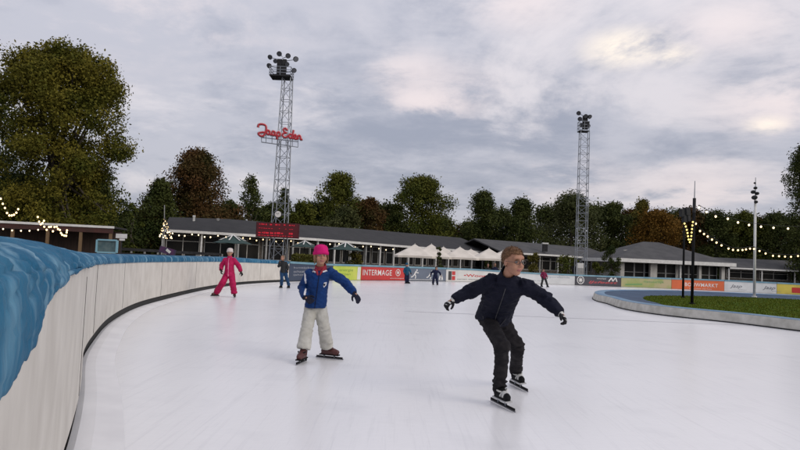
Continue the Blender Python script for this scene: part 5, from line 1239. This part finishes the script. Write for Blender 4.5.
# zip, badge, scarf ends
fd = q['dp']; fd = fd if fd.y < 0 else -fd
def front(u, x, lift=.0):      # point on the jacket front: u along the spine, x lateral
    c = q['hp'].lerp(J['neck'], u); org = c + q['lat'] * x + fd * .5; best = None; return c, org
dgx = bpy.context.evaluated_depsgraph_get()
def shrink(jo, org, dr):
    Mi = full(jo).inverted(); o_ = Mi @ org; ok, loc, nn_, _ = jo.ray_cast(o_, dr); return (full(jo) @ loc, nn_) if ok else (None, None)
bpy.context.view_layer.update()
def on_front(u, x, lift=.004):
    c = q['hp'].lerp(J['neck'], u); p, nn_ = shrink(jo, c + q['lat'] * x + fd * .5, -fd); return (p + nn_ * lift, nn_) if p else (c + fd * .13, fd)
try:
    zp = [on_front(u, .004, .003)[0] for u in np.linspace(.02, .86, 22)]; b = MB(); b.tube(zp, .004, 6); b.build('zip', m_navyd, jo)
    b = MB(); c, nn_ = on_front(.60, .075, .004); X = q['lat']; U_ = q['spine']; nn_ = fd
    sh_ = [(-.022, .028), (.022, .028), (.022, -.005), (0, -.032), (-.022, -.005)]
    b.rings([[c + X * x + U_ * y + nn_ * dd for x, y in sh_] for dd in (-.012, .006)]); bd = b.build('badge', m_wht, jo)
    b = MB(); b.rings([[c + X * x * .5 + U_ * y * .5 + nn_ * dd for x, y in sh_] for dd in (.004, .008)]); b.build('badge_emblem', m_navyd, bd)
    b = MB()
    for s in (-1, 1):
        b.tube([on_front(.99, s * .035, .012)[0], on_front(.92, s * .022, .010)[0], on_front(.86, s * .010, .006)[0]], [.012, .014, .007], 8)
    b.build('scarf', m_rdk, jo, smooth=True)
    b = MB(); b.tube([on_front(.93, x, .008)[0] for x in np.linspace(.035, .085, 5)], .009, 6); b.tube([on_front(.93, x, .008)[0] for x in np.linspace(-.085, -.035, 5)], .009, 6); b.build('white_piping', m_wht, jo)
except Exception as ex: print('FRONT', ex)
glove(e, J['wrL'], J['hdL'] - J['wrL'], (.2, .8, -.3), (.1, -.2, .9), m_navyd, 1.05, curl=.7); glove(e, J['wrR'], J['hdR'] - J['wrR'], (-.5, .6, -.4), (-.3, -.9, .3), m_navyd, 1.05, curl=.35)
m_mar = mat('maroon_boot', (.075, .018, .016), .45, (.05, .012, .012), 6)
for s in 'LR': skate(e, J, s, m_mar, None, m_black, .32, 1.05, .040, hi=.07)

# ---- girl in pink snow suit
d0 = 17.2; m_ps = cloth('crimson_snowsuit', (.42, .008, .080), (.32, .006, .055), .6); m_white_hat = cloth('white_knit', (.62, .55, .52))
J = dict(head=A_(229.9, 252.8, d0), hf=Vector((.15, -1, 0)), hu=Vector((0, 0, 1)), neck=A_(229.7, 257.4, d0), shL=A_(225.3, 260.0, d0), shR=A_(234.0, 260.0, d0), elL=A_(221.6, 265.5, d0 + .05), elR=A_(238.9, 266.2, d0), wrL=A_(221.0, 270.2, d0 - .12), wrR=A_(241.0, 271.6, d0 - .05), hdL=A_(221.2, 272.6, d0 - .14), hdR=A_(242, 274, d0 - .06), hpL=A_(227.2, 274, d0), hpR=A_(231.6, 274, d0), knL=A_(222.6, 283, d0 - .12), knR=A_(232.6, 283, d0 - .12), anL=A_(216.6, 292.6, d0 + .10), anR=A_(234.2, 293.2, d0)); snap(J, .03, .95)
J['toeL'] = J['anL'] + Vector((-.10, -.12, 0)); J['toeR'] = J['anR'] + Vector((.06, -.14, 0))
J['rollL'] = Vector((.3, 0, 1)); J['rollR'] = Vector((-.1, 0, 1))
def jp3(J, q): return lambda c: 1 if abs((c - q['hp']).dot(q['lat'])) < .010 and c.y < q['hp'].y - .02 else 0
cfg = dict(vox=.013, k=.92, slim=.9, leg=(.088, .082, .080), hipd=.11, cuff=.98, mtr=m_ps, wrt=.016, ft=9, mj=[m_ps, mat('pink_zip', (.6, .2, .3), .6)], jw=(.075, .98, 1.05), jd=(.115, .12, .12), hem=.06, arm=(.066, .062, .050), wrj=.010, jpaint=jp3)
e, jo, q = make_person('person', 'child in crimson snow suit and white hat skating by the white barrier', J, cfg)
beanie(e, J, q['fr'], .98, m_white_hat, pom=None)
for s, n_, sd_ in (('L', (.5, .3, 0), (0, -1, 0)), ('R', (-.5, .3, 0), (0, -1, 0))): glove(e, J['wr' + s], J['hd' + s] - J['wr' + s], n_, sd_, m_glv, 1.05, .007, .5)
for s in 'LR': skate(e, J, s, m_mar, None, m_black, .28, .95, .03, vox=.009, detail=False)

# ---- distant people, same joints scheme from measured positions
def far_person(label, d, hd, hw, pts, cols, hat=None, hair=None, hf=(0, -1, 0), vox=.016, thick=1.0, on_ice=True):
    """pts: neck, shL, shR, elL, elR, wrL, wrR, hpL, hpR, knL, knR, anL, anR in pixels (x, y[, dd])"""
    J = dict(head=A_(hd[0], hd[1], d), hf=Vector(hf), hu=Vector((0, 0, 1)))
    for n_, p in zip(('neck', 'shL', 'shR', 'elL', 'elR', 'wrL', 'wrR', 'hpL', 'hpR', 'knL', 'knR', 'anL', 'anR'), pts): J[n_] = A_(p[0], p[1], d + (p[2] if len(p) > 2 else 0))
    for s in 'LR':
        J['hd' + s] = J['wr' + s] + (J['wr' + s] - J['el' + s]).normalized() * .08
        J['an' + s].z = .121 * hw if on_ice else GZ + .08; J['toe' + s] = J['an' + s] + Vector((hf[0], hf[1], 0)).normalized() * .14
    t_ = thick; mjc, mtc = cols; k = hw
    cfg = dict(vox=vox, k=k, leg=(.075 * t_, .062 * t_, .055 * t_), hipd=.095 * t_, cuff=.95, mtr=mtc, wrt=.010, ft=9, mj=[mjc], jw=(.05 * t_, .95, 1.02), jd=(.10 * t_, .10 * t_, .11 * t_), hem=.05, arm=(.056 * t_, .050 * t_, .04 * t_), wrj=.008)
    e, jo, q = make_person('person', label, J, cfg)
    if hat: beanie(e, J, q['fr'], k * 1.02, hat, ribs=False)
    else:
        P = q['P']; b = MB(); b.ell(P(0, -.022, .036), (.082 * k, .097 * k, .088 * k), q['fr'], 16, 12); b.build('hair', hair or m_hair, e, smooth=True)
    for s in 'LR':
        glove(e, J['wr' + s], J['hd' + s] - J['wr' + s], (0, .3, -1), (0, -1, 0), m_glv if on_ice else skin_mat()['s'], k, .009, .5)
        if on_ice: skate(e, J, s, m_black, None, m_darkiron, .28, k, .03, vox=.012, detail=False)
        else:
            b = MB(); chain(b, [J['an' + s] - UPV * .03, J['an' + s] + (J['toe' + s] - J['an' + s]) - UPV * .04], [.04, .032]); b.build('shoe', m_black, e, smooth=True)
    return e
m_dk = cloth('dark_coat', (.03, .032, .034)); m_jb = cloth('blue_jeans', (.02, .06, .14)); m_teal = cloth('teal_jacket', (.015, .09, .16)); m_nv = cloth('navy_suit', (.012, .016, .045)); m_rd = cloth('plum_red_top', (.20, .02, .06)); m_dh = mat('dark_brown_hair', (.05, .03, .02), .7); m_bh = mat('light_brown_hair', (.15, .09, .05), .7)
far_person('child in dark coat and blue jeans at the end of the white barrier', 23.0, (282.6, 258.0), .84, [(283, 261.4), (280.6, 262.8), (285.9, 263), (278.7, 266.2, -.1), (287.8, 266.5), (279.6, 262.3, -.2), (287.6, 270.5, -.1), (281.8, 271.5), (285.2, 271.5), (281.8, 278.5, -.1), (286.6, 278), (281.4, 285, 0), (289.0, 284.0, .1)], (m_dk, m_jb), hair=m_bh, hf=(-.3, -.9, 0))
far_person('skater in teal hooded jacket by the red advertising board', 32.6, (407.0, 265.0), .82, [(407, 267.4), (405.2, 268.4), (408.8, 268.4), (404.0, 271), (410.2, 270.8), (404.6, 273.2, -.2), (411.0, 273, -.2), (406.0, 274.4), (408.0, 274.4), (405.6, 278.4, -.1), (408.2, 278.4, -.1), (406.0, 282), (408.0, 282)], (m_teal, m_nv), hat=m_teal, hf=(.8, -.5, 0))
far_person('skater in navy leaning forward before the slate blue board', 32.4, (436.4, 268.6), .80, [(435.8, 270.2), (433.8, 270.8), (437.8, 271.2), (431.4, 272.6), (440.0, 273), (430.6, 275.4), (441.0, 275.6), (434.4, 276), (436.4, 276), (433.4, 279.6, -.15), (437.0, 279.6, -.15), (433.0, 283.2), (437.2, 283.6)], (m_nv, m_nv), hair=m_dh, hf=(.3, -.9, -.1))
far_person('small skater in plum red top before the white board right of the boy', 36.5, (543.2, 270.6), .80, [(543.6, 272.3), (542.2, 273.0), (545.2, 273.2), (541.0, 275.2), (546.6, 275.4), (541.6, 277.2), (547.2, 277.6), (543.2, 277.8), (545.0, 277.8), (542.4, 280.8, -.1), (546.0, 280.8, -.1), (541.4, 283.8), (547.4, 284.0)], (m_rd, m_dk), hair=m_dh, hf=(.5, -.8, 0))
far_person('spectator in black standing behind the board left of the boy\'s head', 43.0, (488.0, 265.2), .95, [(487.8, 267.8), (485.6, 269.0), (490.2, 269.0), (485.0, 272.5), (491.0, 272.5), (486.2, 275), (490.0, 275), (486.8, 276), (489.2, 276), (486.8, 280), (489.2, 280), (486.8, 283), (489.2, 283)], (m_dk, m_dk), hair=m_dh, on_ice=False)
far_person('spectator in dark blue coat close behind the boy\'s left shoulder', 43.6, (495.0, 264.6), .98, [(495.0, 267.2), (492.6, 268.6), (497.4, 268.6), (491.8, 272.2), (498.2, 272.2), (493.0, 275), (497.2, 275), (493.8, 276), (496.2, 276), (493.8, 280), (496.2, 280), (493.8, 283), (496.2, 283)], (m_nv, m_dk), hair=m_dh, on_ice=False)
# tidy: drop the leftover material-free data
for me in list(bpy.data.meshes):
    if me.users == 0: bpy.data.meshes.remove(me)
